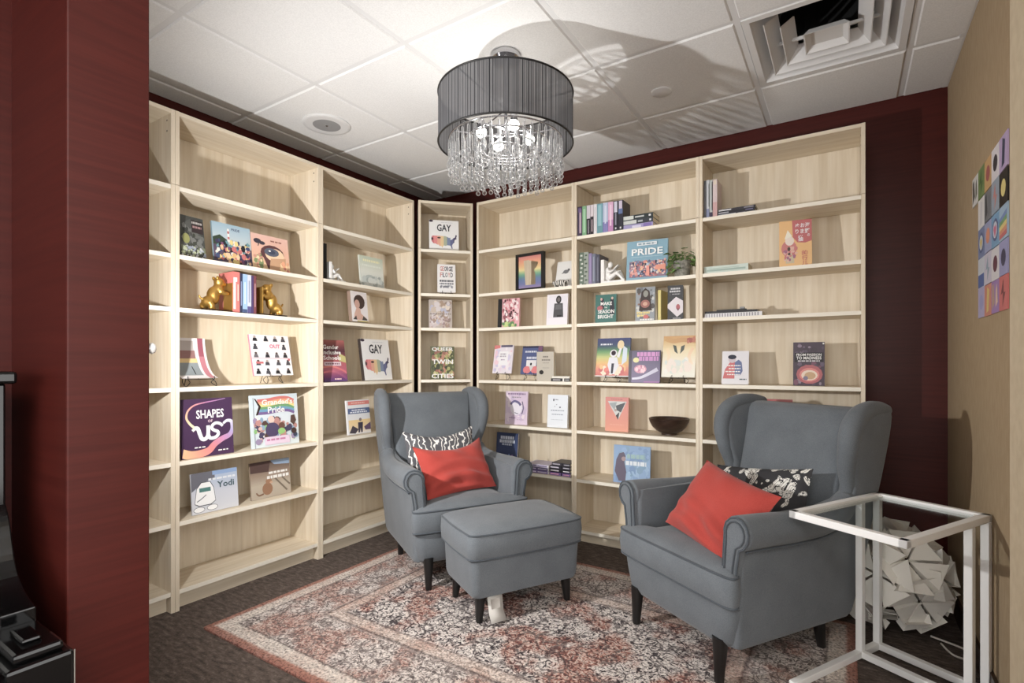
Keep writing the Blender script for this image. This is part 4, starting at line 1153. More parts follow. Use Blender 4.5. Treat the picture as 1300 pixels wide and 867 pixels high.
# slumped magazine and the OUT book, both on wire easels
U = UNIT['B']
pr = on_plane(277, CYP, U['o'] + U['n'] * 0.035, U['n']); z0 = U['rows'][3] + 0.0006
t = empty('magazine', (pr.x, pr.y - 0.085, z0), U['rz'], 'curling magazine slumped on a wire easel beside the bookcase side', 'magazine')
pf = smooth_path([(0.0, 0.042), (0.045, 0.060), (0.085, 0.098), (0.112, 0.150), (0.126, 0.200), (0.132, 0.245)], 5)
m = MB(); n = len(pf); ww = 0.085
for k in range(n - 1):
    v = k / (n - 1)
    def strip(u0, u1, c, lift):
        m.col = lin(c)
        pts = [(u0 * ww, pf[k][0] - lift, pf[k][1] + lift), (u1 * ww, pf[k][0] - lift, pf[k][1] + lift), (u1 * ww, pf[k + 1][0] - lift, pf[k + 1][1] + lift), (u0 * ww, pf[k + 1][0] - lift, pf[k + 1][1] + lift)]
        m.add(pts, [(0, 1, 2, 3)])
    strip(-1, 1, (232, 228, 228), 0.0); strip(.55, .86, (190, 90, 110) if v < .6 else (160, 40, 76), 0.0004)
    if .12 < v < .45: strip(-.9, .4, (136, 148, 152), 0.0004)
    elif .45 <= v < .55: strip(-.9, .4, (226, 190, 100), 0.0004)
    elif .55 <= v < .72: strip(-.9, .35, (150, 96, 92), 0.0004)
    elif .72 <= v < .9: strip(-.6, .3, (190, 180, 176), 0.0004)
m.build('cover_print', 'print', t)
m = MB(); m.col = lin((214, 208, 204))
m.loft([[(-ww, y + d, z - d * 0.6), (ww, y + d, z - d * 0.6), (ww, y + 0.0005, z - 0.0005), (-ww, y + 0.0005, z - 0.0005)] for (y, z), d in zip(pf, [0.004] * n)]); m.build('pages', 'print', t)
e = empty('wire_easel', (pr.x, pr.y - 0.085, z0), U['rz'], 'black wire easel under the slumped magazine', 'easel')
for q in (-1, 1):
    MB().tube(smooth_path([(q * .062, -.006, .052), (q * .062, -.008, .036), (q * .05, 0.0, .02), (q * .072, -.008, .002), (q * .078, 0.01, .02), (q * .07, .03, .038)], 4), 0.0018, 6).build('leg', 'black_metal', e, True)
MB().tube([(-.07, .004, .036), (.07, .004, .036)], 0.0018, 6).build('ledge', 'black_metal', e, True)
MB().tube([(0, .02, .036), (0, .118, .13), (0, .16, .002)], 0.0018, 6).build('back_leg', 'black_metal', e, True)

rnd = random.Random(5); fig = [('R', 0, .415, 1, .425, (214, 60, 110))]
for r_, v in enumerate((.90, .70, .50, .31, .10)):
    for c_ in range(4):
        u = .12 + .25 * c_ + rnd.uniform(-.03, .03)
        if r_ == 1 and c_ in (1, 2): continue
        c = rnd.choice([(50, 50, 58), (74, 74, 84), (40, 40, 46), (110, 104, 112)])
        fig += [('E', u, v + .045, .032, .03, rnd.choice([(90, 70, 66), (50, 50, 56), (180, 160, 150)])), ('P', [(u - .06, v - .06), (u + .06, v - .06), (u + .04, v + .02), (u - .04, v + .02)], c)]
fig += [('R', .08, .29, .26, .34, (196, 52, 62)), ('E', .93, .39, .03, .03, (200, 50, 70)), ('T', 'OUT', .60, .72, .27, .10, (220, 40, 110))]
book('B', 3, 323, 372.5, 426, (0.075, 0.095), 'white book titled OUT covered with small black figures', (236, 232, 236), fig, 0.012, 12, 0.045, (214, 90, 120), easel='black wire easel holding the white OUT book')

# ---- bookcase C
book('C', 1, 458.5, 488, 326.5, 0.06, 'pale green and white book standing on the corner side of its shelf', (206, 212, 200),
     [('G', 0, 0, 1, 1, [(196, 204, 200), (222, 226, 214), (196, 210, 186)]), ('L', .5, .86, .7, .07, (238, 236, 180)), ('L', .5, .70, .8, .06, (226, 234, 220)), ('E', .4, .25, .25, .16, (176, 188, 184)), ('X', 0, .0, 1, .4, [(190, 200, 196), (160, 172, 168), (206, 212, 206)], 20, .09, 3)], 0.012, 6)
book('C', 2, 447.5, 468, 371, (0.06, 0.07), 'white book with a portrait of a woman with full curly hair', (236, 230, 232),
     [('E', .50, .66, .34, .24, (74, 54, 48)), ('E', .36, .58, .16, .15, (204, 150, 130)), ('P', [(.30, .45), (.52, .45), (.56, .28), (.9, .12), (.9, .06), (.1, .06), (.16, .26)], (214, 162, 140)), ('P', [(.05, .06), (.25, .2), (.3, .06)], (70, 66, 66)), ('P', [(.7, .2), (.92, .1), (.92, .06), (.6, .06)], (80, 74, 70)), ('R', .3, -.0, .98, .04, (190, 170, 70))], 0.030, 6, 0.012, (150, 120, 100))
book('C', 3, 411.8, 441.5, 432, (0.05, 0.03), 'red and purple book titled Gender Inclusive Schools', (120, 30, 50),
     [('G', 0, 0, 1, 1, [(86, 44, 116), (176, 36, 84), (170, 40, 52), (84, 34, 50), (160, 52, 40)]), ('S', [(0, .34), (.4, .36), (.8, .28), (1, .2)], (.03, .04), [(214, 84, 48), (200, 44, 80)]), ('S', [(0, .22), (.5, .24), (1, .06)], (.03, .05), [(226, 60, 70), (120, 40, 120)]), ('P', [(.75, .68), (1, .6), (1, .45), (.7, .5)], (190, 180, 90)),
      ('T', 'Gender', .40, .83, .66, .10, W_), ('T', 'Inclusive', .42, .70, .78, .10, W_), ('T', 'Schools', .42, .57, .74, .10, W_), ('R', .06, .38, .78, .47, (214, 190, 200)), ('L', .42, .425, .6, .03, (120, 60, 80)), ('L', .6, .06, .3, .03, (240, 190, 190))], 0.014, 10)
USA = [(.08, .46), (.07, .40), (.08, .33), (.13, .26), (.22, .25), (.27, .22), (.32, .22), (.36, .17), (.40, .19), (.44, .12), (.48, .20), (.56, .19), (.60, .21), (.68, .21), (.72, .20), (.76, .10), (.79, .12), (.77, .21), (.80, .27), (.85, .31), (.85, .36), (.87, .40), (.93, .42), (.91, .46), (.95, .53), (.90, .56), (.87, .47), (.82, .45), (.78, .41), (.72, .38), (.71, .46), (.66, .45), (.60, .48), (.54, .50), (.30, .50), (.12, .50)]
def usa_art():
    seg = []
    cols = [(206, 70, 84), (224, 96, 96), (226, 150, 110), (228, 190, 120), (170, 180, 150), (110, 130, 170), (88, 96, 150), (64, 54, 96)]
    import bisect
    n = 8
    # cut the outline into coloured vertical slices
    def clip(poly, x, keep_right):
        out = []
        for i in range(len(poly)):
            a, b_ = poly[i], poly[(i + 1) % len(poly)]
            ia = (a[0] >= x) == keep_right; ib = (b_[0] >= x) == keep_right
            if ia: out.append(a)
            if ia != ib:
                t = (x - a[0]) / (b_[0] - a[0]); out.append((x, a[1] + (b_[1] - a[1]) * t))
        return out
    for k in range(n):
        x0, x1 = .05 + .88 * k / n, .05 + .88 * (k + 1) / n
        p = clip(clip(USA, x0, True), x1, False)
        if len(p) > 2: seg.append(('P', p, cols[k]))
    return seg
gay = usa_art() + [('E', .10, .40, .03, .05, (60, 34, 50)), ('E', .33, .44, .06, .025, (70, 40, 50)), ('T', 'GAY', .50, .76, .48, .22, (46, 52, 62)), ('E', .06, .965, .07, .035, (66, 50, 72)), ('L', .6, .93, .4, .012, (196, 200, 208))]
book('C', 3, 463.5, 498.5, 431.5, (0.035, 0.05), 'white book titled GAY with a map, beside the Gender Inclusive Schools book', (238, 238, 238), gay, 0.026, 9, 0, (66, 54, 50))
book('C', 4, 442.5, 471, 508, 0.06, 'book with red and blue bands above a hiker on a sunset', (226, 226, 228),
     [('R', .06, .86, 1, .97, (214, 84, 66)), ('L', .5, .915, .6, .03, (236, 180, 160)), ('R', .04, .60, 1, .76, (66, 92, 146)), ('L', .5, .705, .6, .035, (224, 230, 240)), ('L', .5, .645, .75, .035, (224, 230, 240)), ('G', .04, .0, 1, .42, [(224, 222, 224), (232, 200, 140), (236, 196, 110)]), ('P', [(.04, .05), (.2, .26), (.45, .14), (.3, .02)], (74, 66, 80)), ('P', [(1, .1), (1, .32), (.7, .2), (.75, .1)], (104, 76, 110)), ('E', .55, .42, .06, .05, (140, 120, 120)), ('P', [(.44, .34), (.66, .34), (.64, .2), (.62, .04), (.55, .04), (.54, .18), (.5, .04), (.43, .04)], (62, 56, 76))], 0.014, 6)
upright('C', 1, 411.3, 414.8, 309, 0.02, 'slim black book at the end of the shelf, beside a white figure', (24, 24, 26), depth=0.16)

def reading_figure(unit, row, x, ins, label, s=1.0, flip=1):
    """white bookend: a seated figure, knees up, reading, its back against a slab"""
    U = UNIT[unit]; p = on_plane(x, CYP, U['o'] + U['n'] * ins, U['n']); z0 = U['rows'][row] + 0.0006
    t = empty('figure_bookend', (p.x, p.y, z0), U['rz'], label, 'bookend')
    f = flip
    MB().box((min(-0.075 * f, 0.085 * f) * s, -0.04 * s, 0), (max(-0.075 * f, 0.085 * f) * s, 0.04 * s, 0.012 * s)).build('base', 'white_ceramic', t, bevel=0.002)
    MB().box((min(-0.075 * f, -0.052 * f) * s, -0.04 * s, 0.012 * s), (max(-0.075 * f, -0.052 * f) * s, 0.04 * s, 0.15 * s)).build('slab', 'white_ceramic', t, bevel=0.002)
    P = lambda *q: [(a * s * f, b_ * s, c * s) for a, b_, c in q]
    parts = [(P((-0.035, 0, 0.04))[0], (0.024 * s, 0.024 * s, 0.028 * s), 0), (P((-0.036, 0, 0.075))[0], (0.022 * s, 0.026 * s, 0.034 * s), 0), (P((-0.024, 0, 0.120))[0], (0.017 * s, 0.016 * s, 0.020 * s), 0),
             (P((-0.03, .014, .03), (0.012, .016, .062), (0.030, .016, .078)), (0.016 * s, 0.011 * s)), (P((0.030, .016, .078), (0.048, .016, .045), (0.056, .016, .018)), (0.012 * s, 0.008 * s)), (P((-0.03, -.014, .03), (0.004, -.016, .050), (0.022, -.016, .064)), (0.016 * s, 0.011 * s)), (P((0.022, -.016, .064), (0.050, -.016, .036), (0.066, -.016, .018)), (0.012 * s, 0.008 * s)),
             (P((-0.036, .024, .096), (-0.02, .028, .072), (0.006, .012, .088)), (0.010 * s, 0.007 * s)), (P((-0.036, -.024, .096), (-0.02, -.028, .070), (0.006, -.012, .086)), (0.010 * s, 0.007 * s)), (P((0.056, 0.016, 0.016))[0], (0.016 * s, 0.008 * s, 0.006 * s), 0), (P((0.068, -0.016, 0.016))[0], (0.016 * s, 0.008 * s, 0.006 * s), 0), (P((-0.036, 0, 0.098))[0], (0.010 * s, 0.010 * s, 0.012 * s), 0)]
    blob(parts, 'figure', 'white_ceramic', t, 0.004 * s)
    bk = MB().add(P((0.004, -.018, .088), (0.004, .018, .088), (0.034, .018, .112), (0.034, -.018, .112)), [(0, 1, 2, 3)]).build('held_book', 'white_ceramic', t)
    md = bk.modifiers.new('thick', 'SOLIDIFY'); md.thickness = 0.006 * s; md.offset = 0
reading_figure('C', 1, 424.5, 0.06, 'white reading-figure bookend beside the slim black book', 0.78, 1)
reading_figure('F', 1, 779.5, 0.055, 'white reading-figure bookend in front of the large blue Pride book', 1.0, 1)

# ---- bookcase D
book('D', 0, 545, 582.5, 279.5, 0.08, 'white book titled GAY with a map, in the narrow corner case', (238, 238, 238), gay, 0.020, 5)
gf = [('R', 0, 0, 1, 1, (236, 234, 234))]
for r_, (v, s_) in enumerate(((.84, 'GEORGE'), (.62, 'FLOYD'))):
    for i, c in enumerate(s_):
        n = len(s_); gf.append(('T', c, .14 + .72 * (i + .5) / n, v, .66 / n, .17, [(196, 84, 76), (206, 120, 110), (60, 56, 72), (48, 52, 78), (80, 64, 92), (56, 56, 66)][i % 6 if r_ == 0 else (i * 2 + 1) % 6]))
gf += [('L', .5, .40, .76, .07, (90, 92, 104)), ('L', .5, .30, .76, .06, (120, 122, 134)), ('X', .12, .12, .88, .26, [(150, 152, 164), (190, 192, 200), (120, 122, 134)], 26, .05, 3)]
book('D', 1, 555.5, 578.5, 335.5, 0.09, 'white book with George Floyd in tall coloured letters on a stand', (236, 234, 234), gf, 0.016, 8, 0.022, easel='small black easel in the narrow corner case')
book('D', 2, 544.5, 574, 380.5, 0.09, 'book with faded beige and lilac photographs on its cover', (190, 176, 166),
     [('X', 0, 0, 1, 1, [(200, 180, 160), (170, 140, 116), (214, 204, 206), (180, 180, 204), (150, 124, 110), (222, 206, 190)], 60, .10, 12), ('L', .5, .5, .9, .03, (120, 100, 96)), ('X', 0, 0, .9, .45, [(190, 160, 150), (160, 130, 130), (206, 190, 190)], 40, .05, 2)], 0.016, 6)
book('D', 3, 546.8, 577, 440, 0.09, 'green patterned book titled Queer Twin Cities', (92, 96, 50),
     [('X', 0, 0, 1, 1, [(120, 130, 60), (170, 170, 80), (80, 90, 40), (150, 80, 50), (196, 186, 110), (60, 66, 40), (184, 110, 70)], 120, .07, 21), ('T', 'QUEER', .5, .91, .90, .13, W_), ('T', 'TWIN', .5, .53, .88, .14, W_), ('T', 'CITIES', .5, .09, .92, .14, W_)], 0.016, 4)

# ---- bookcase E: rainbow frame with a cut-out
U = UNIT['E']; pl, pr, rz = frame_of('E', 654.5, 689.5, (0.05, 0.03)); mid = (pl + pr) / 2; w = (pr - pl).length; z0 = U['rows'][1] + 0.0006
h = on_plane(672, 321, mid, U['n']).z - z0
t = empty('picture_frame', (mid.x, mid.y, z0), rz, 'black picture frame with a rainbow sheet cut out in a state outline', 'picture frame')
fw = 0.018
for nm, lo, hi in (('frame_side', (-w / 2, 0, 0), (w / 2, .03, fw)), ('frame_side', (-w / 2, 0, h - fw), (w / 2, .03, h)), ('frame_side', (-w / 2, 0, fw), (-w / 2 + fw, .03, h - fw)), ('frame_side', (w / 2 - fw, 0, fw), (w / 2, .03, h - fw))):
    MB().box(lo, hi).build(nm, 'black_metal', t)
m = MB(); iw, ih = w - 2 * fw, h - 2 * fw
edge_l = [(.10, .30), (.24, .28), (.40, .27), (.60, .25), (.80, .22), (.88, .22)]
edge_r = [(.10, .72), (.24, .72), (.40, .72), (.55, .66), (.66, .78), (.74, .84), (.80, .80), (.82, .62), (.88, .40)]
def at(tab, v):
    for (a, x), (b_, y) in zip(tab, tab[1:]):
        if a <= v <= b_: return x + (y - x) * (v - a) / (b_ - a)
    return None
NS = 40
rc = [(150, 120, 170), (96, 104, 164), (76, 110, 160), (96, 164, 126), (226, 206, 120), (226, 160, 76), (222, 120, 64), (206, 96, 86)]
for i in range(NS):
    v0, v1 = i / NS, (i + 1) / NS; vm = (v0 + v1) / 2
    q = vm * (len(rc) - 1); a = min(int(q), len(rc) - 2); f = q - a
    m.col = lin(tuple(rc[a][j] * (1 - f) + rc[a + 1][j] * f for j in range(3)))
    l, r = at(edge_l, vm), at(edge_r, vm)
    spans = [(0, 1)] if l is None or r is None else [(0, l), (r, 1)]
    for u0, u1 in spans:
        m.add([(-iw / 2 + u0 * iw, .014, fw + v0 * ih), (-iw / 2 + u1 * iw, .014, fw + v0 * ih), (-iw / 2 + u1 * iw, .014, fw + v1 * ih), (-iw / 2 + u0 * iw, .014, fw + v1 * ih)], [(0, 1, 2, 3)])
m.build('rainbow_sheet', 'print', t)
book('E', 1, 704, 726, 331, (0.12, 0.12), 'white card with a small grey bird, leaning beside the rainbow frame', (232, 231, 228), [('E', .55, .62, .16, .07, (120, 120, 122)), ('E', .70, .68, .07, .045, (96, 96, 100)), ('P', [(.40, .62), (.30, .54), (.44, .57)], (120, 120, 122))], 0.003, 14, name='card', cat='card')
p = on_plane(712, CYP, U['o'] + U['n'] * 0.05, U['n'])
t = empty('animal_figurine', (p.x, p.y, z0), 0, 'small black and white striped animal figurine beside the rainbow frame', 'figurine')
def stripes():
    m, nt, b = new_mat('zebra')
    wv = N(nt, 'ShaderNodeTexWave', i_Scale=22.0, i_Distortion=2.0); nt.links.new(coords(nt), wv.inputs['Vector'])
    r = ramp(nt, [(0.45, lin((40, 38, 38))), (0.55, lin((224, 220, 212)))]); nt.links.new(wv.outputs['Fac'], r.inputs[0]); nt.links.new(r.outputs[0], b.inputs['Base Color'])
stripes()
blob([((0, 0, .034), (.042, .022, .022), 0), ((-.045, -.004, .034), (.018, .015, .016), 0), ([(-.03, .012, .03), (-.034, .014, .012), (-.036, .014, .004)], (.010, .007)), ([(-.03, -.012, .03), (-.034, -.014, .012), (-.036, -.014, .004)], (.010, .007)), ([(.03, .012, .03), (.034, .014, .012), (.034, .014, .004)], (.011, .007)), ([(.03, -.012, .03), (.034, -.014, .012), (.034, -.014, .004)], (.011, .007)), ([(.04, 0, .04), (.058, 0, .044), (.066, 0, .056)], (.006, .004))], 'figure', 'zebra', t, 0.004)
book('E', 2, 632, 659, 379, (0.06, 0.07), 'pink flowered book with a black spine strip', (226, 150, 160),
     [('X', .18, .12, 1, 1, [(226, 140, 150), (236, 190, 196), (206, 84, 100), (150, 60, 76), (240, 220, 220), (86, 40, 50)], 90, .06, 31), ('X', .18, 0, .9, .22, [(150, 190, 90), (190, 210, 110), (90, 140, 80)], 16, .07, 5), ('R', 0, 0, .19, 1, (34, 34, 36))], 0.018, 3)
book('E', 2, 693.5, 720, 373.5, (0.04, 0.05), 'white framed-looking book with a grey photo of a woman in an anorak', (232, 226, 234),
     [('R', .09, .24, .93, .93, (214, 208, 220)), ('R', .10, .25, .92, .92, (226, 222, 232)), ('E', .56, .82, .13, .13, (44, 42, 46)), ('E', .56, .82, .075, .075, (110, 100, 100)), ('P', [(.36, .70), (.76, .70), (.80, .3), (.80, .25), (.32, .25), (.34, .5)], (78, 76, 80)), ('P', [(.42, .66), (.70, .66), (.72, .5), (.40, .5)], (104, 102, 106)), ('P', [(.5, .32), (.72, .32), (.7, .25), (.5, .25)], (40, 38, 42))], 0.020, 5)
book('E', 3, 625, 649, 438.5, 0.07, 'pale lilac and pink book on a black easel', (226, 216, 226),
     [('X', 0, 0, 1, 1, [(226, 206, 222), (206, 196, 226), (236, 226, 232), (196, 186, 220), (232, 190, 206)], 50, .09, 14), ('P', [(0, .86), (.3, .9), (.3, 1), (0, 1)], (214, 80, 76)), ('R', .35, .93, .95, 1, (84, 74, 110)), ('R', .28, .28, .76, .78, (236, 234, 238)), ('L', .5, .68, .3, .05, (170, 160, 176)), ('L', .5, .60, .34, .05, (170, 160, 176)), ('L', .5, .48, .2, .04, (160, 130, 170))], 0.010, 10, 0.048, easel='black easel under the pale lilac book')
book('E', 3, 660.5, 685.5, 439.5, (0.09, 0.08), 'blue book with a dog in a red jacket on an easel', (58, 76, 136),
     [('R', 0, .93, 1, 1, (42, 44, 84)), ('R', .8, .82, 1, 1, (120, 70, 110)), ('L', .45, .80, .6, .06, (206, 210, 226)), ('L', .5, .58, .5, .08, (206, 210, 226)), ('R', .26, .26, .76, .50, (224, 222, 224)), ('E', .5, .36, .05, .05, (40, 40, 50)), ('E', .32, .16, .2, .13, (214, 74, 82)), ('E', .72, .16, .2, .13, (214, 74, 82)), ('P', [(.4, .3), (.64, .3), (.52, .1)], (206, 202, 200))], 0.010, 10, 0.042, easel='thin wire easel under the blue dog book')
book('E', 3, 681.5, 703, 446.5, 0.03, 'kraft-brown book with a dark round spot', (190, 180, 162), [('L', .52, .83, .3, .05, (120, 112, 104)), ('L', .55, .72, .5, .05, (130, 122, 112)), ('L', .55, .62, .4, .03, (160, 150, 138)), ('L', .55, .45, .4, .03, (165, 155, 142)), ('E', .28, .30, .13, .075, (44, 38, 36))], 0.030, 0, 0, (226, 222, 214))
book('E', 4, 641, 669, 497, (0.05, 0.06), 'lilac book with a line-drawn face, under the easel shelf', (214, 190, 216),
     [('X', 0, 0, 1, 1, [(216, 190, 216), (226, 204, 222), (200, 176, 210), (232, 214, 224)], 50, .09, 16), ('L', .5, .92, .8, .05, (150, 120, 160)), ('L', .5, .82, .4, .03, (150, 140, 150)), ('E', .5, .50, .27, .22, (226, 220, 232)), ('S', [(.24, .6), (.4, .70), (.6, .66), (.7, .58)], (.04, .05), [(96, 84, 140)]), ('S', [(.76, .70), (.82, .5), (.76, .32)], (.02, .02), [(84, 76, 120)]), ('S', [(.44, .36), (.55, .33), (.6, .34)], (.015, .012), [(90, 80, 120)]), ('L', .35, .2, .3, .03, (160, 120, 170)), ('L', .7, .15, .3, .02, (190, 160, 190))], 0.016, 4)
book('E', 4, 694.5, 720, 501.5, (0.045, 0.05), 'pale blue-white book with a tiny scattered drawing', (222, 228, 236),
     [('E', .30, .84, .035, .04, (50, 60, 74)), ('L', .46, .85, .16, .03, (150, 156, 166)), ('E', .62, .62, .04, .025, (90, 96, 110)), ('S', [(.34, .62), (.38, .66)], (.012, .012), [(150, 156, 166)]), ('E', .45, .70, .03, .015, (160, 160, 170)), ('L', .5, .52, .66, .03, (150, 160, 176)), ('L', .5, .40, .56, .03, (160, 170, 186)), ('L', .5, .24, .6, .02, (190, 198, 208))], 0.020, 4)
book('E', 5, 629, 656, 550, 0.08, 'navy blue book with white title and small bright figures, behind the armchair', (30, 46, 92),
     [('G', 0, 0, 1, 1, [(30, 40, 80), (34, 60, 116), (26, 50, 96)]), ('L', .5, .86, .62, .09, (206, 214, 230)), ('L', .5, .75, .7, .09, (206, 214, 230)), ('L', .5, .66, .46, .05, (180, 190, 214)), ('X', .05, .0, .95, .4, [(120, 90, 170), (206, 90, 130), (220, 220, 236), (70, 120, 190), (60, 50, 110)], 26, .06, 7)], 0.020, 5)

def flat(unit, row, xl, xr, ins, zoff, th, depth, label, cover, bands=(), turn=0.0, group=None, edge=False, name='book', cat='book', over=0.0):
    """book lying down, spine towards the room"""
    U = UNIT[unit]; pl, pr, rz = frame_of(unit, xl, xr, ins)
    w = (pr - pl).length; mid = (pl + pr) / 2; z0 = U['rows'][row] + 0.0006 + zoff
    t = empty(name, (mid.x, mid.y, z0), rz + turn, label, cat, group)
    b = min(0.0015, th * 0.2)
    m = MB(); m.col = lin(cover)
    m.box((-w / 2, 0, 0), (w / 2, depth, b)); m.box((-w / 2, 0, th - b), (w / 2, depth, th)); m.box((-w / 2, 0, b), (w / 2, b, th - b))
    m.build('cover', 'print', t)
    MB().box((-w / 2 + .003, b, b), (w / 2 - .0015, depth - .003, th - b)).build('pages', 'paper', t)
    if bands:
        m = MB()
        for k, (u0, u1, v0, v1, c) in enumerate(bands):
            y = -0.0004 - 0.00005 * k; m.col = lin(c)
            m.add([((u0 - .5) * w, y, v0 * th), ((u1 - .5) * w, y, v0 * th), ((u1 - .5) * w, y, v1 * th), ((u0 - .5) * w, y, v1 * th)], [(0, 1, 2, 3)])
        m.build('spine_print', 'print', t)
    return t
PU, BK = (92, 62, 138), (40, 38, 44)
flat('E', 3, 699.5, 723.5, 0.02, 0, 0.020, 0.12, 'black-spined book lying flat beside the kraft-brown book', (40, 36, 38), [(.1, .5, .35, .65, (196, 190, 190)), (.62, .70, .0, 1, (226, 222, 216)), (.75, .96, .35, .65, (190, 186, 184))])
t = flat('E', 3, 701, 723.0, 0.025, 0.0206, 0.014, 0.11, 'pale book lying on the black-spined book', (226, 220, 206))
for i, (c, bnd, nm) in enumerate((((98, 66, 146), (210, 196, 226), 'purple book at the bottom of the pile beside the armchair arm'), ((72, 48, 110), (200, 190, 214), 'dark purple book in the middle of the pile beside the armchair arm'), ((196, 184, 212), (110, 96, 140), 'lilac book on top of the pile beside the armchair arm'))):
    flat('E', 5, 668, 696.5, 0.025, i * 0.0206, 0.020, 0.15, nm, c, [(.28, .45, .3, .7, bnd), (.52, .92, .35, .65, bnd), (.96, 1, 0, 1, (226, 222, 230))])
for i, (c, bnd, nm) in enumerate((((112, 74, 160), (236, 150, 200), 'violet book at the bottom of the pile against the bookcase side'), ((36, 34, 42), (214, 210, 216), 'black book second from the bottom, in the pile against the bookcase side'), ((46, 42, 54), (196, 190, 204), 'charcoal book third from the bottom, in the pile against the bookcase side'), ((60, 56, 66), (170, 164, 176), 'dark book on top of the pile against the bookcase side'))):
    flat('E', 5, 697.5 + (3 if i == 3 else 0), 724, 0.025 + 0.008 * i, i * 0.0206, 0.020, 0.14, nm, c, [(.05, .45, .3, .7, bnd), (.55, .6, .0, 1, (20, 20, 24)), (.66, .95, .35, .65, bnd)])

# ---- bookcase F
rowF = [(732.8, 738.3, 'dark purple book first in the upright row on the top shelf', (70, 52, 84), [(.1, .9, -.2, .7, (190, 160, 180)), (.8, .95, -.6, .6, (110, 80, 140))]),
        (738.6, 744.0, 'green book second in the upright row', (110, 170, 116), [(.1, .9, -.5, .5, (150, 206, 160))]),
        (744.3, 748.8, 'white book with black lower spine, third in the upright row', (206, 196, 206), [(.0, .55, -1, 1, (44, 40, 48)), (.05, .5, -.3, .3, (150, 140, 150))]),
        (749.1, 753.0, 'white and black book fourth in the upright row', (214, 200, 206), [(.0, .6, -1, 1, (52, 44, 52)), (.1, .5, -.3, .3, (200, 170, 180))]),
        (753.3, 757.2, 'thin white book fifth in the upright row', (226, 222, 226), [(.1, .9, -.2, .2, (200, 190, 200))]),
        (757.5, 764.6, 'teal book in the upright row', (92, 160, 176), [(.1, .95, -.6, .5, (130, 190, 200)), (.0, .25, -.8, .8, (84, 150, 160))]),
        (764.9, 771.2, 'pale blue book with violet lower spine in the upright row', (176, 190, 222), [(.0, .35, -1, 1, (110, 104, 180)), (.3, .9, -.3, .3, (206, 214, 236))]),
        (771.5, 778.0, 'pink book in the upright row', (222, 160, 200), [(.0, .4, -1, 1, (190, 110, 180)), (.2, .9, -.3, .3, (236, 200, 222))]),
        (778.3, 784.0, 'black book with a white upper spine in the upright row', (44, 44, 56), [(.62, .98, -.7, .7, (206, 204, 222)), (.06, .12, -.3, .3, (226, 222, 226)), (.2, .6, -.3, .3, (140, 140, 160))]),
        (784.3, 790.2, 'black and blue book ending the upright row', (48, 46, 60), [(.7, .98, -.7, .7, (206, 190, 214)), (.55, .72, -.9, .9, (70, 100, 160)), (.06, .12, -.3, .3, (226, 222, 226))])]
for xl, xr, nm, c, b_ in rowF:
    upright('F', 0, xl + 0.5, xr + 0.5, 262.5 - (xl - 732.8) * 0.165, 0.012, nm, c, b_, 0.13)
for i, (c, b_, nm) in enumerate((((150, 140, 196), [(.3, .6, .2, .7, (206, 200, 226)), (.68, .95, .1, .9, (112, 84, 176))], 'lavender book at the bottom of the flat pile on the top shelf'), ((56, 62, 72), [(.0, .45, .1, .9, (206, 210, 206)), (.5, .66, .3, .7, (170, 176, 180)), (.88, .94, .3, .7, (220, 220, 226))], 'grey book in the middle of the flat pile'), ((48, 58, 60), [(.0, .35, .1, .9, (206, 212, 204)), (.4, .7, .35, .65, (206, 210, 210)), (.86, .93, .3, .7, (226, 224, 230))], 'dark green-grey book on top of the flat pile'))):
    flat('F', 0, 791.4, 829, 0.02, i * 0.0286, 0.028, 0.13, nm, c, b_)
# row behind the white figure
for i, (xl, xr, nm, c, b_, yt) in enumerate(((735.5, 740.8, 'green and white leafy-patterned book at the far end of the row', (96, 116, 96), [(k / 8, k / 8 + .05, -.8 + .3 * (k % 3), .2 + .3 * (k % 3), (206, 210, 200)) for k in range(8)], 320.5), (741.1, 747, 'leafy-patterned book next to the purple one', (150, 160, 146), [(k / 8, k / 8 + .05, -.9 + .4 * (k % 2), .1 + .4 * (k % 2), (76, 96, 76)) for k in range(8)], 320), (747.3, 751.2, 'slim purple book in the row behind the white figure', (134, 112, 166), [(.1, .9, -.3, .3, (150, 130, 180))], 321.5), (751.5, 756.0, 'slate-blue book in the row behind the white figure', (104, 110, 134), [(.1, .9, -.3, .3, (140, 146, 166))], 322), (756.3, 761.2, 'dark slate book against the white figure', (72, 72, 92), [(.1, .9, -.3, .3, (104, 104, 126))], 323))):
    upright('F', 1, xl, xr, yt, 0.03, nm, c, b_, 0.15)
book('F', 1, 795, 847, 304.5, (0.02, 0.045), 'large sky-blue book titled PRIDE over a photograph of a crowd', (112, 166, 190),
     [('R', .07, .06, .97, .47, (150, 120, 140)), ('X', .07, .06, .97, .50, [(222, 110, 90), (226, 206, 196), (120, 130, 170), (200, 80, 80), (236, 180, 120), (90, 90, 130), (170, 190, 210), (226, 150, 140), (70, 70, 96)], 230, .028, 44), ('R', .72, .22, .96, .34, (226, 120, 76)), ('P', [(.5, .08), (.58, .08), (.57, .34), (.5, .34)], (232, 120, 96)), ('R', .26, .86, .74, .94, (236, 238, 240)), ('L', .5, .90, .42, .045, (130, 160, 176)), ('R', .12, .56, .9, .58, (150, 190, 206)), ('T', 'PRIDE', .51, .70, .76, .17, (238, 240, 240))], 0.022, 6, 0, (70, 110, 134))
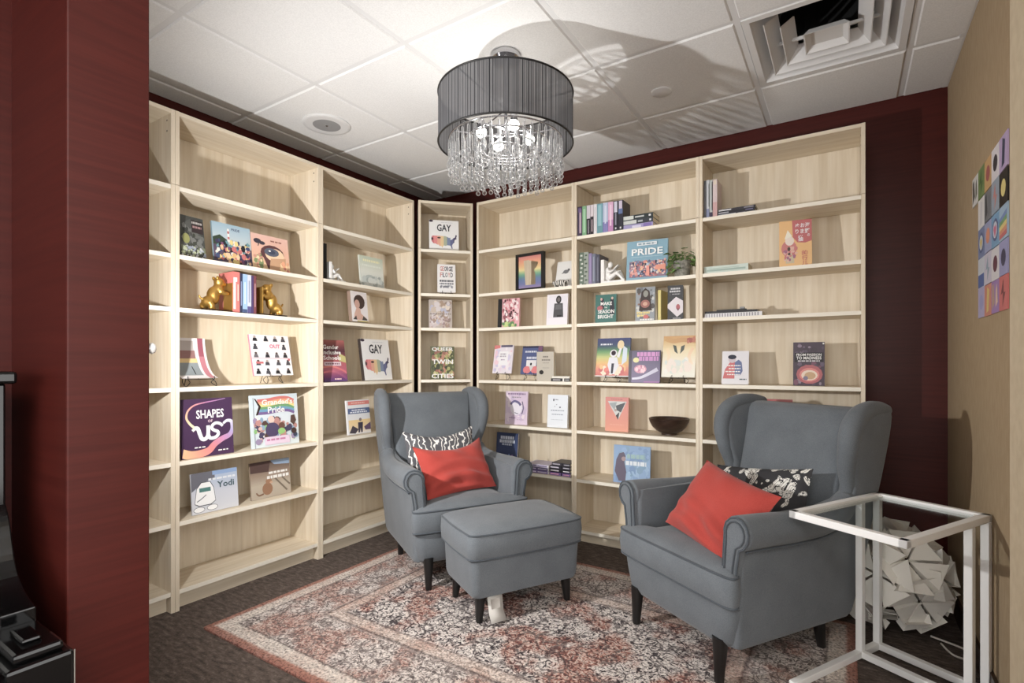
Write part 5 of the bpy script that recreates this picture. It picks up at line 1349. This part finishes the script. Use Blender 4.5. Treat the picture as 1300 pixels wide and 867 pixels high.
book('F', 2, 755.5, 782, 374, (0.05, 0.06), 'green book titled Make the Season Bright', (38, 110, 100),
     [('R', 0, 0, 1, 1, (36, 112, 102)), ('P', [(.18, .5), (.28, .84), (.4, .86), (.42, .5)], (56, 44, 60)), ('P', [(.68, .3), (.72, .84), (.86, .86), (.94, .3)], (44, 40, 56)), ('E', .28, .84, .05, .05, (206, 150, 140)), ('E', .80, .86, .05, .05, (206, 170, 150)), ('E', .22, .52, .14, .09, (176, 40, 56)), ('T', 'MAKE', .52, .68, .54, .12, W_), ('T', 'THE', .50, .54, .14, .05, W_), ('T', 'SEASON', .52, .40, .78, .13, W_), ('T', 'BRIGHT', .50, .22, .74, .13, W_)], 0.022, 4)
book('F', 2, 806.5, 831, 364.5, (0.045, 0.055), 'comic-style paperback with a hooded figure and yellow-red lettering', (150, 156, 160),
     [('R', 0, 0, 1, 1, (150, 158, 166)), ('X', 0, 0, 1, 1, [(120, 124, 130), (180, 184, 186), (96, 92, 90), (140, 100, 84), (206, 206, 200)], 40, .09, 17), ('P', [(.18, .3), (.3, .86), (.5, .97), (.72, .86), (.86, .3)], (70, 56, 54)), ('E', .52, .80, .13, .10, (150, 150, 140)), ('E', .5, .50, .24, .12, (160, 84, 70)), ('E', .5, .50, .12, .06, (206, 150, 120)), ('L', .42, .24, .7, .06, (232, 206, 84)), ('L', .34, .16, .5, .06, (232, 206, 84)), ('E', .55, .12, .14, .06, (206, 60, 60)), ('L', .6, .04, .7, .04, (232, 230, 226))], 0.024, 5, 0, (214, 206, 190))
upright('F', 2, 835.2, 839.2, 368, 0.05, 'slim yellow book behind the comic-style paperback', (206, 186, 60), [(.1, .9, -.2, .3, (226, 210, 90))], 0.16)
book('F', 2, 847.5, 867, 362.5, (0.035, 0.05), 'thick charcoal paperback with a white playing card', (66, 68, 72),
     [('X', 0, 0, 1, 1, [(66, 68, 72), (76, 78, 82), (58, 60, 64)], 20, .12, 9), ('P', [(.0, .44), (.55, .66), (1, .54), (1, .2), (.62, .07), (.0, .34)], (224, 216, 222)), ('E', .68, .36, .13, .085, (176, 50, 66)), ('P', [(.56, .34), (.68, .24), (.82, .34), (.68, .30)], (120, 40, 60)), ('L', .5, .90, .6, .05, (206, 206, 210)), ('L', .48, .82, .7, .05, (206, 206, 210)), ('L', .55, .74, .5, .025, (180, 180, 184)), ('L', .6, .03, .5, .025, (180, 180, 184))], 0.045, 3)
book('F', 3, 755.5, 797.5, 429.5, (0.07, 0.06), 'rainbow-coloured book with an astronaut on a wire easel', (70, 90, 150),
     [('G', 0, 0, 1, 1, [(206, 70, 60), (224, 110, 70), (232, 176, 70), (206, 206, 110), (96, 160, 96), (60, 80, 120), (52, 62, 124)]), ('R', 0, 0, 1, .025, (230, 226, 220)), ('L', .28, .84, .36, .04, (226, 230, 236)), ('P', [(.78, .3), (.92, .4), (.92, .72), (.80, .8)], (206, 220, 236)), ('X', .0, .02, 1, .35, [(226, 90, 66), (236, 180, 90), (240, 220, 190), (206, 60, 60)], 26, .09, 13),
      ('E', .72, .82, .10, .12, (232, 206, 150)), ('E', .52, .60, .11, .10, (232, 230, 236)), ('E', .52, .61, .07, .065, (56, 36, 52)), ('P', [(.40, .5), (.64, .5), (.7, .28), (.58, .06), (.46, .06), (.36, .3)], (226, 226, 234)), ('P', [(.48, .34), (.56, .34), (.54, .08), (.48, .08)], (60, 58, 76)), ('P', [(.62, .52), (.70, .74), (.76, .72), (.70, .48)], (232, 230, 236))], 0.012, 10, 0.034, easel='black wire easel holding the astronaut book')
book('F', 3, 797.5, 837.5, 445, (0.035, 0.04), 'dark violet square book with a pink brain-like cloud', (82, 70, 104),
     [('G', .1, 0, 1, 1, [(110, 92, 140), (104, 92, 130), (86, 76, 112)]), ('R', 0, 0, .1, 1, (60, 52, 76)), ('S', [(.12, .12), (.4, .16), (.7, .3), (.92, .42)], (.03, .06), [(206, 206, 226), (190, 186, 210)]), ('E', .38, .42, .20, .13, (214, 130, 160)), ('X', .2, .28, .56, .56, [(226, 150, 176), (190, 100, 140), (236, 190, 200)], 26, .05, 6), ('E', .24, .70, .10, .08, (224, 216, 130)), ('L', .62, .88, .7, .13, (206, 120, 196)), ('L', .64, .74, .62, .13, (196, 110, 190)), ('R', .5, .0, .98, .05, (150, 84, 160))], 0.014, 5)
book('F', 3, 839.5, 882, 426.5, (0.05, 0.035), 'cream and ochre book with two leaf shapes on a wire easel', (232, 224, 204),
     [('G', 0, 0, 1, 1, [(232, 230, 214), (236, 228, 206), (232, 212, 160), (206, 150, 60)]), ('S', [(.05, .95), (.3, .88), (.6, .9), (.98, .86)], (.08, .06), [(206, 150, 60), (196, 140, 70)]), ('S', [(.12, .7), (.2, .5), (.1, .3)], (.05, .04), [(236, 206, 150), (240, 220, 190)]), ('S', [(.9, .7), (.8, .5), (.9, .3)], (.05, .04), [(232, 190, 140), (240, 220, 190)]), ('P', [(.30, .78), (.40, .76), (.46, .56), (.36, .62)], (84, 92, 86)), ('P', [(.66, .78), (.55, .74), (.53, .56), (.64, .66)], (92, 98, 92)), ('X', .7, .8, .98, .98, [(170, 70, 50), (190, 100, 60)], 8, .05, 4), ('X', .05, .05, .95, .5, [(236, 232, 220), (222, 222, 206), (236, 220, 206), (214, 222, 214)], 26, .08, 5)], 0.012, 10, 0.036, easel='black wire easel holding the cream and ochre book')
book('F', 4, 768.3, 797.5, 504.5, 0.075, 'orange book with a collage portrait in a downward triangle', (214, 104, 72),
     [('G', 0, 0, 1, 1, [(222, 124, 78), (216, 106, 74), (206, 86, 70)]), ('P', [(.10, .88), (.92, .88), (.56, .34)], (206, 206, 202)), ('P', [(.45, .75), (.88, .86), (.68, .56), (.5, .62)], (70, 72, 80)), ('P', [(.16, .82), (.5, .86), (.4, .62)], (150, 160, 164)), ('P', [(.46, .46), (.62, .58), (.56, .34)], (54, 52, 56)), ('E', .45, .62, .06, .04, (170, 150, 140)), ('L', .5, .94, .5, .02, (150, 70, 60)), ('L', .5, .2, .6, .02, (226, 140, 100))], 0.026, 2, 0, (190, 84, 60))
book('F', 5, 778.5, 825, 566.5, (0.05, 0.06), 'blue square book with a hooded figure, behind the armchair arm', (108, 150, 200),
     [('G', 0, 0, 1, 1, [(106, 150, 206), (126, 170, 214), (112, 156, 204)]), ('X', 0, 0, 1, 1, [(124, 166, 212), (100, 144, 196), (140, 182, 220), (116, 160, 196)], 70, .08, 23), ('P', [(.04, .30), (.08, .62), (.16, .78), (.28, .82), (.34, .72), (.30, .56), (.36, .3), (.34, .05), (.16, .05)], (104, 92, 116)), ('E', .28, .64, .06, .06, (170, 140, 140)), ('L', .62, .72, .5, .11, (150, 190, 190)), ('L', .62, .54, .56, .11, (226, 234, 242))], 0.012, 4)
# brown bowl
U = UNIT['F']; p = on_plane(849.5, CYP, U['o'] + U['n'] * 0.115, U['n']); z0 = U['rows'][4] + 0.0006
prof = [(0.001, 0.006), (0.040, 0.006), (0.042, 0.0), (0.047, 0.0), (0.047, 0.010), (0.075, 0.024), (0.102, 0.050), (0.118, 0.082), (0.122, 0.100), (0.119, 0.102), (0.112, 0.082), (0.096, 0.054), (0.070, 0.030), (0.040, 0.016), (0.001, 0.014)]
o = MB().lathe(prof, 40).build('bowl', 'bowl_brown', None, True, (p.x, p.y, z0), auto=0.9)
tag(o, 'dark brown wooden bowl beside the orange book', 'bowl')
# potted plant
p = on_plane(866, CYP, U['o'] + U['n'] * 0.08, U['n']); z0 = U['rows'][1] + 0.0006
t = empty('potted_plant', (p.x, p.y, z0), 0, 'trailing variegated plant in a grey pot beside the Pride book', 'plant')
MB().lathe([(0.001, 0), (0.042, 0), (0.053, 0.09), (0.055, 0.098), (0.050, 0.098), (0.046, 0.086), (0.001, 0.084)], 24).build('pot', 'pot_grey', t, True, auto=0.7)
lf = MB(); lf.add([(0, 0, 0), (0.016, 0.014, 0.004), (0.040, 0.016, 0.002), (0.062, 0, -0.008), (0.040, -0.016, 0.002), (0.016, -0.014, 0.004), (0.03, 0, -0.004)], [(0, 6, 1), (1, 6, 2), (2, 6, 3), (3, 6, 4), (4, 6, 5), (5, 6, 0)])
proto = lf.build('leaf', 'leaf_green', t, True); rnd = random.Random(12); first = True
for k in range(58):
    a = rnd.uniform(0, 6.28); r = rnd.uniform(0.01, 0.075); hz = 0.10 + rnd.uniform(0.0, 0.075) - max(0, r - 0.05) * 1.6
    x, y = r * math.cos(a) * 1.25, max(-0.085, min(0.08, r * math.sin(a)))
    if k > 44: x, y, hz = rnd.uniform(-0.055, 0.0), -0.055 - rnd.uniform(0, 0.02), rnd.uniform(0.02, 0.10)
    c = proto if first else link_copy(proto, t); first = False
    c.location = (max(-0.075, min(0.045, x)), y, max(hz, 0.025)); c.rotation_euler = (rnd.uniform(-.5, .5), rnd.uniform(-.3, .6), a + rnd.uniform(-.6, .6)); s = rnd.uniform(0.55, 0.85); c.scale = (s, s, s)
for k in range(6):
    a = k * 1.05; MB().tube(smooth_path([(0.01 * math.cos(a), 0.01 * math.sin(a), 0.084), (0.04 * math.cos(a), 0.035 * math.sin(a), 0.13), (0.065 * math.cos(a), 0.05 * math.sin(a), 0.12)], 4), 0.0016, 5).build('stem', 'leaf_green', t, True)

# ---- bookcase G
for i, (xl, xr, nm, c, b_, yt) in enumerate(((893.9, 896.4, 'grey book first of four upright on the top shelf near the red wall', (104, 104, 112), [(.1, .9, -.2, .3, (140, 140, 146))], 229.5), (896.7, 900.4, 'pale book with blue foot, second of the four upright books', (196, 200, 206), [(.0, .25, -1, 1, (120, 130, 170)), (.3, .9, .6, 1, (40, 40, 46))], 228.5), (900.7, 904.6, 'pale green-grey book third of the four upright books', (180, 188, 186), [(.0, .15, -1, 1, (60, 50, 80)), (.2, .95, .5, 1, (40, 40, 44))], 228.5), (904.9, 910.4, 'pinkish-white book last of the four upright books', (214, 190, 190), [(.0, .4, -1, 1, (206, 150, 150)), (.86, .98, -.6, .6, (226, 206, 180))], 227.5))):
    upright('G', 0, xl, xr, yt, 0.03, nm, c, b_, 0.13)
for i, (c, b_, nm) in enumerate((((60, 58, 70), [(.02, .5, .2, .8, (200, 200, 206)), (.55, .75, .3, .7, (150, 150, 166))], 'thin dark book at the bottom of the pile by the red wall'), ((44, 42, 52), [(.02, .3, .2, .7, (170, 170, 180)), (.75, .95, .3, .7, (110, 104, 150))], 'thin black book in the middle of the flat pile by the red wall'), ((56, 52, 60), [(.02, .36, .2, .8, (206, 206, 210)), (.7, .95, .2, .7, (140, 136, 150))], 'thin charcoal book on top of the flat pile by the red wall'))):
    flat('G', 0, 910.8 + i * 0.4, 958 + i * 0.5, 0.03, i * 0.0136, 0.013, 0.13, nm, c, b_)
flat('G', 1, 894.2, 950, 0.03, 0, 0.042, 0.15, 'flat mint-green box-like book lying on the shelf', (196, 212, 200), [(.06, .94, .30, .55, (150, 176, 164)), (.1, .8, .62, .72, (170, 192, 180))])
flat('G', 2, 894.5, 967.5, 0.025, 0, 0.024, 0.16, 'white checkered-edged notebook lying flat', (226, 224, 226), [(.03 + .047 * k, .05 + .047 * k, .1, .9, (150, 148, 156)) for k in range(20)], name='notebook', cat='notebook')
flat('G', 2, 895, 962, 0.03, 0.0246, 0.012, 0.15, 'black notebook lying on the checkered one', (34, 33, 37), name='notebook', cat='notebook')
U = UNIT['G']; pl, pr, rz = frame_of('G', 908, 955, 0.06); mid = (pl + pr) / 2
t = empty('hole_punch', (mid.x, mid.y, U['rows'][2] + 0.0376), 0.05, 'small black desk gadget lying on the black notebook', 'stationery')
MB().box((-0.09, -0.008, 0), (0.07, 0.008, 0.009)).build('bar', 'black_metal', t, bevel=0.002)
MB().box((0.035, -0.012, 0.009), (0.06, 0.012, 0.020)).build('clip', 'grille_grey', t, bevel=0.003)
book('G', 1, 989.5, 1031, 279, (0.05, 0.07), 'yellow and red book with Japanese lettering', (236, 176, 74),
     [('P', [(.40, 1), (1, 1), (1, .54), (.80, .50), (.56, .52), (.42, .64)], (196, 62, 66)), ('E', .30, .40, .24, .18, (206, 96, 92)), ('E', .32, .56, .14, .10, (240, 222, 206)), ('P', [(.16, .60), (.26, .80), (.40, .66)], (244, 236, 214)), ('R', .2, .08, .46, .3, (206, 190, 150)), ('X', .1, .1, .6, .45, [(206, 90, 90), (226, 170, 150), (90, 70, 60), (170, 90, 130)], 26, .05, 8), ('T', 'ぬお海', .72, .88, .44, .10, (240, 232, 236)), ('T', 'りま野', .72, .75, .44, .10, (240, 232, 236)), ('T', 'の', .90, .66, .08, .06, (240, 232, 236)), ('T', '猫', .66, .60, .16, .13, (240, 232, 236)), ('T', '的', .78, .29, .18, .10, (206, 90, 60)), ('T', '行', .78, .18, .18, .10, (206, 90, 60)), ('T', '儿', .78, .07, .18, .10, (206, 90, 60))], 0.020, 6)
book('G', 3, 916, 950, 446, (0.045, 0.05), 'white book with a man in a red and blue coat', (226, 224, 230),
     [('P', [(.04, .17), (.12, .45), (.30, .66), (.48, .68), (.48, .17)], (206, 52, 56)), ('P', [(.48, .27), (.48, .66), (.62, .74), (.74, .66), (.78, .4), (.70, .27)], (84, 104, 160)), ('E', .38, .74, .14, .10, (206, 190, 200)), ('E', .38, .82, .16, .07, (34, 40, 62)), ('L', .45, .56, .5, .035, W_), ('L', .48, .47, .44, .035, W_), ('L', .42, .38, .56, .035, W_), ('L', .45, .29, .5, .035, W_), ('L', .80, .15, .26, .035, (90, 110, 120))], 0.010, 10)
book('G', 3, 1007, 1047, 434.5, (0.06, 0.065), 'dark red and violet book with a glowing spiral and white title', (74, 56, 74),
     [('X', 0, 0, 1, 1, [(86, 70, 92), (104, 84, 110), (120, 60, 90), (70, 54, 70), (140, 120, 140)], 70, .07, 33), ('R', .04, .54, .96, .76, (40, 34, 40)), ('T', 'FROM PASSION', .5, .71, .80, .055, W_), ('T', 'TO MADNESS', .5, .635, .80, .07, W_), ('L', .5, .565, .7, .03, (206, 200, 206)), ('E', .52, .26, .42, .22, (176, 46, 60)), ('E', .52, .25, .32, .16, (214, 90, 80)), ('E', .52, .24, .26, .12, (232, 206, 180)), ('E', .54, .23, .18, .085, (196, 150, 90)), ('E', .40, .17, .08, .05, (120, 110, 140)), ('E', .96, .96, .03, .02, (236, 234, 230))], 0.018, 3, 0, (40, 32, 40))
book('G', 4, 958, 1006, 507, 0.06, 'white book with a red top band, mostly hidden by the armchair', (232, 228, 224), [('R', 0, .93, 1, 1, (190, 52, 50))], 0.014, 5)

# ================================================================== PAINTED CARDS ON THE TAN WALL
WX = XR - 0.0006
def wall_pt(x, y): return on_plane(x, y, (WX, 0, 0), (1, 0, 0))
ya, yb = wall_pt(1243.5, CYP).y, wall_pt(1281.5, CYP).y
zt, zb = wall_pt(1243.5, 255).z, wall_pt(1243.5, 405).z
t = empty('card_mosaic', (WX, ya, zb), -PI / 2, 'mosaic of small colourful painted cards on the tan wall', 'artwork')
cwid = (ya - yb) / 4; chei = (zt - zb) / 4
print('cards', ya, yb, zb, zt, cwid, chei)
pal = {(0, 4): [(232, 230, 226), (84, 84, 70)], (1, 4): [(120, 150, 70), (70, 110, 50)], (2, 4): [(214, 160, 60), (180, 50, 46)], (3, 4): [(236, 230, 236), (60, 60, 70)], (4, 4): [(190, 160, 214), (50, 60, 100)],
       (1, 3): [(236, 234, 232), (220, 218, 222)], (2, 3): [(130, 134, 140), (80, 84, 90)], (3, 3): [(150, 170, 190), (206, 110, 96)], (4, 3): [(44, 42, 40), (236, 214, 90)],
       (1, 2): [(110, 130, 180), (226, 196, 70)], (2, 2): [(150, 160, 206), (226, 120, 60)], (3, 2): [(90, 160, 206), (220, 60, 120)], (4, 2): [(150, 190, 220), (226, 80, 60)],
       (1, 1): [(206, 214, 226), (44, 90, 170)], (2, 1): [(206, 200, 220), (140, 170, 190)], (3, 1): [(226, 222, 226), (110, 40, 70)], (4, 1): [(150, 150, 206), (60, 60, 100)],
       (1, 0): [(180, 170, 214), (150, 150, 210)], (2, 0): [(214, 110, 70), (226, 196, 70)], (3, 0): [(160, 110, 190), (190, 150, 120)], (4, 0): [(214, 56, 46), (130, 40, 46)]}
rnd = random.Random(3)
for (i, j), (c0, c1) in pal.items():
    m = MB(); m.col = lin(c0)
    jig = rnd.uniform(-0.003, 0.003)
    x0, z0_ = (i - 1) * cwid + 0.001, j * chei + jig
    th = 0.004
    m.box((x0, -th, z0_), (x0 + cwid - 0.002, -0.0002, z0_ + chei - 0.002))
    c = m.build('painted_card', 'print', t)
    m = MB(); m.col = lin(c1)
    def pp(pts, cc, k=1):
        m.col = lin(cc); m.add([(x0 + u * cwid, -th - 0.0003 * k, z0_ + v * chei) for u, v in pts], [tuple(range(len(pts)))])
    sh = (i * 3 + j) % 5
    circle = lambda u, v, r, n=12: [(u + r * math.cos(6.283 * k / n), v + r * 0.9 * math.sin(6.283 * k / n)) for k in range(n)]
    if (i, j) == (4, 2):
        for q, cc in enumerate(((206, 60, 60), (226, 130, 60), (236, 210, 80), (110, 170, 110), (90, 130, 200))): pp([(.02, .05 + .12 * q), (.9, .1 + .14 * q), (.9, .24 + .14 * q), (.02, .17 + .12 * q)], cc)
    elif (i, j) in ((1, 2), (3, 2)):
        pp(circle(.5, .5, .38), (70, 90, 150)); pp(circle(.5, .5, .28), (206, 220, 236), 2); pp([(.5, .26), (.3, .52), (.38, .66), (.5, .58), (.62, .66), (.7, .52)], c1, 3)
    elif (i, j) == (1, 1): pp([(.02, .02), (.93, .02), (.93, .45), (.02, .45)], c1)
    elif sh in (0, 3): pp(circle(.5, .5, .28), c1)
    elif sh == 1: pp([(.3, .1), (.62, .15), (.7, .8), (.4, .92)], c1)
    elif sh == 2: pp([(.5, .9), (.2, .45), (.45, .5), (.4, .1), (.75, .5), (.55, .5)], c1)
    else: pp([(.1, .1), (.45, .3), (.3, .9), (.1, .85)], c1); pp([(.55, .15), (.85, .3), (.75, .85), (.6, .7)], tuple(min(255, q + 40) for q in c1), 2)
    m.build('painting', 'print', c)

# ================================================================== groups of like things
GROUPS = {'book': 'books on the shelves', 'easel': 'wire easels under books', 'armchair': 'grey wingback armchairs', 'cushion': 'cushions on the armchairs', 'bookend': 'bookends on the shelves', 'notebook': 'notebooks lying on the shelf'}
for o in list(COL.objects):
    if o.parent is None and o.get('category') in GROUPS and not o.get('group'):
        o['group'] = GROUPS[o['category']]
